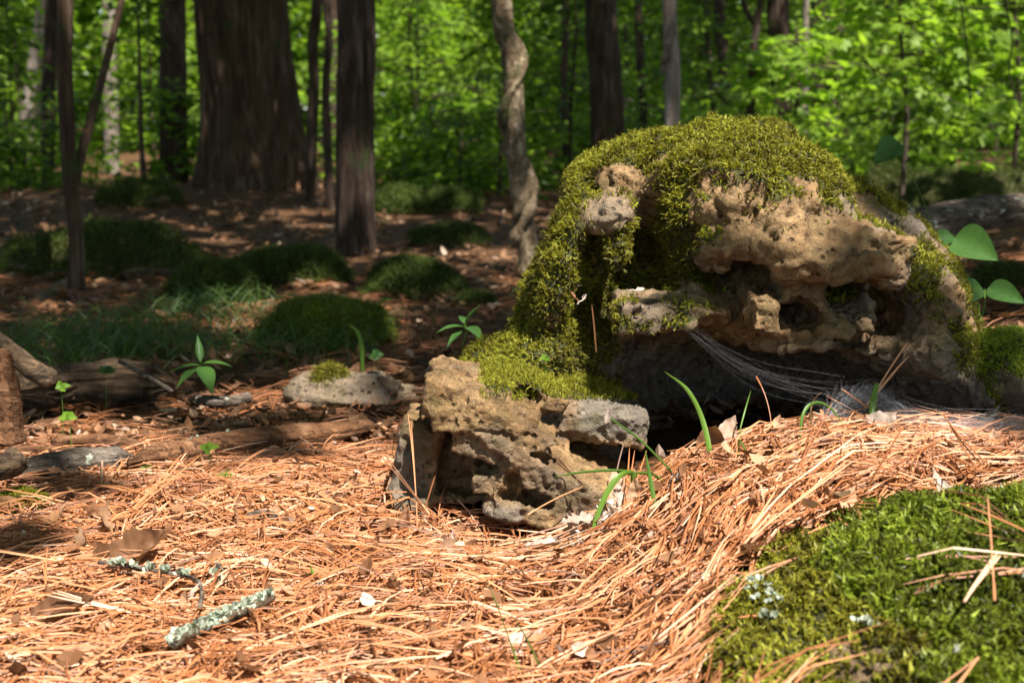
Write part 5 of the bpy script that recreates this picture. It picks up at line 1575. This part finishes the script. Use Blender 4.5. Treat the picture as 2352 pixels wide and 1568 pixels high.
plant('leafy_plant', 'green pointed leaf plant just left of the boulder skirt', (1063, 795, Y), [((1068, 745, Y), [((1068, 748, Y), (1092, 690, Y), 0.022), ((1066, 750, Y), (1000, 745, Y - .04), 0.018), ((1068, 752, Y), (1110, 762, Y - .06), 0.028), ((1064, 760, Y), (1022, 782, Y - .05), 0.016), ((1068, 745, Y), (1055, 712, Y + .04), 0.014)])], M_green)
plant('leafy_plant', 'single green leaf reaching to the boulder rim from behind', (1230, 690, 2.9), [((1235, 645, 2.8), [((1240, 640, 2.8), (1165, 655, 2.75), 0.022)])], M_green)
Y = 2.75
plant('broadleaf_sapling', 'broad green leaf sapling before the fallen log at right', (2200, 640, 2.9), [((2190, 540, Y), [((2192, 545, Y), (2290, 590, Y - .08), 0.075), ((2188, 540, Y), (2098, 568, Y - .05), 0.036)])], M_green, 'sapling', 'ovate', stemw=0.002)
plant('broadleaf_sapling', 'broad green leaf sapling low at the right edge', (2250, 745, 2.6), [((2262, 665, Y - .1), [((2255, 660, 2.62), (2148, 690, 2.55), 0.05), ((2270, 660, 2.62), (2352, 690, 2.56), 0.045)]), ((2235, 668, 2.6), [])], M_green, 'sapling', 'ovate', stemw=0.0018)
plant('broadleaf_sapling', 'lone rounded leaf on a thin stalk above the boulder shoulder', (2150, 545, 3.2), [((2060, 335, 3.1), [((2064, 326, 3.1), (2010, 372, 3.06), 0.055)])], M_green, 'sapling', 'ovate', stemw=0.0014)
def sprig(label, vx, vy, Y, s, n=3, mat=None, seed=0):
    rg = np.random.RandomState(seed)
    st = []
    lv = []
    for k in range(n):
        a = 2 * math.pi * k / n + rg.uniform(-.7, .7)
        lv.append(((vx, vy, Y), (vx + s * math.cos(a) * rg.uniform(.6, 1), vy - s * 0.35 * math.sin(a) + s * rg.uniform(-.3, .25), Y + 0.012 * math.sin(a)), s * PX(Y) * 0.6))
    foot = W(vx, vy, Y); z = G(foot[0], foot[1])
    fy = vy + max((foot[2] - z) / PX(Y), 6)
    return plant('seedling', label, (vx, fy, Y), [((vx, vy, Y), lv)], mat or M_lime, 'seedling', 'ovate', stemw=0.0008)
sprig('lime green seedling on the rusty log', 478, 1030, 2.22, 30, 4, seed=1)
sprig('lime green seedling at foot of the rotten log', 158, 958, 2.33, 32, 5, seed=2)
sprig('yellow green seedling on top of the rotten log', 140, 888, 2.45, 26, 5, seed=3)
sprig('lime seedling below the middle of the rusty log', 522, 1096, 2.12, 32, 6, seed=4)
sprig('small lime seedling left below the rusty log', 340, 1075, 2.2, 24, 4, seed=5)
sprig('tiny lime seedling in straw left of the near grass stems', 1000, 1360, 1.66, 22, 3, seed=6)
sprig('green clover sprig in the near moss at right', 2290, 1262, 1.55, 40, 4, M_lime, seed=7)
sprig('green clover sprig cut by the right edge', 2348, 1255, 1.56, 34, 4, M_lime, seed=8)
sprig('tiny bright seedling on the boulder skirt', 1250, 822, 2.16, 22, 3, seed=9)
sprig('low green seedling behind the small ledge stone', 868, 815, 2.9, 26, 5, M_green, seed=10)
sprig('dim green seedling left of the green plant', 240, 850, 2.75, 36, 5, M_green, seed=11)
# grass in the shaded litter: one mass
N = 2000
cl = rs.randint(0, 11, N)
CX = np.array([90, 160, 300, 350, 420, 520, 620, 250, 760, 2060, 2130])
CY = np.array([800, 850, 800, 830, 740, 720, 810, 790, 800, 500, 470])
gp = np.array([ground_at(a, b) for a, b in zip(CX, CY)])
X = gp[cl, 0] + rs.normal(0, 0.10, N)
Y = gp[cl, 1] + rs.normal(0, 0.13, N)
Z = terrain(X, Y)
a = rs.uniform(0, 6.28, N); l = rs.uniform(0.05, 0.15, N)
u = np.linspace(0, 1, 4)
P_ = np.stack([X[:, None] + np.cos(a)[:, None] * l[:, None] * 0.7 * u ** 1.6, Y[:, None] + np.sin(a)[:, None] * l[:, None] * 0.7 * u ** 1.6, Z[:, None] + l[:, None] * (u - 0.35 * u ** 2)], -1)
V, FF = needle_strip(P_, rs.uniform(0.0012, 0.0035, N))
M_grassm = m_tint('grass_mass', [(0, (0.05, 0.07, 0.015)), (0.6, (0.06, 0.13, 0.02)), (1, (0.10, 0.17, 0.03))], 0.45, 0.35, 1.6)
tag(obj('grass', make_mesh('grass', V, FF, False, {'tint': np.repeat(rs.rand(N), 12)}), M_grassm), 'thin green grass tufts in the shaded litter', 'grass', kind='stuff')

# ------------------------------------------------------------------ spider web
q = NT('web_silk')
M_web = q.finish((0.80, 0.80, 0.84), 0.35, None, 0.4, (0.8, 0.8, 0.84), 0.5)
b = Bag()
A0 = np.array([W(1560, 748, 2.14), W(1590, 752, 2.14), W(1575, 742, 2.14)])
mid = [W(1720, 845, 2.06), W(1850, 885, 2.0)]
rg = np.random.RandomState(8)
def strand(P, r):
    V, Q, _ = tube(P, r, 3, cap=False)
    b.add(V, Q)
def sheet(u):                               # the far edge of the web: from the stalk to the right-hand leaf litter
    pts = np.array([W(1850, 1000, 1.90), W(1930, 905, 1.93), W(2010, 880, 1.93), W(2080, 960, 1.90), W(2200, 975, 1.86), W(2352, 955, 1.85)])
    i = min(int(u * 5), 4); t = u * 5 - i
    return pts[i] * (1 - t) + pts[i + 1] * t
for k in range(15):
    a = A0[rg.randint(3)] + rg.normal(0, 0.004, 3)
    e = sheet(rg.rand() ** 1.5 * 0.8) + rg.normal(0, 0.012, 3)
    m = mid[0] + rg.normal(0, 0.009, 3)
    m2 = m * 0.35 + e * 0.65 + np.array([0, 0, -0.012]) + rg.normal(0, 0.006, 3)
    strand(spline([a, m, m2, e], 14), 0.000045)
for k in range(620):
    u0 = rg.rand() ** 0.8
    p0 = sheet(u0) + rg.normal(0, 0.010, 3) * [1, 1.5, 0.6]
    p1 = sheet(min(1, max(0, u0 + rg.normal(0, 0.22)))) + rg.normal(0, 0.010, 3) * [1, 1.5, 0.6] + np.array([0, 0, -0.015 * rg.rand()])
    m = (p0 + p1) / 2 + np.array([0, 0, -0.01]) + rg.normal(0, 0.004, 3)
    strand(spline([p0, m, p1], 8), 0.000035)
tag(obj('spider_web', b.mesh('spider_web', False), M_web), 'grey funnel web stretched from the stone ledge to the straw ridge', 'spider web')
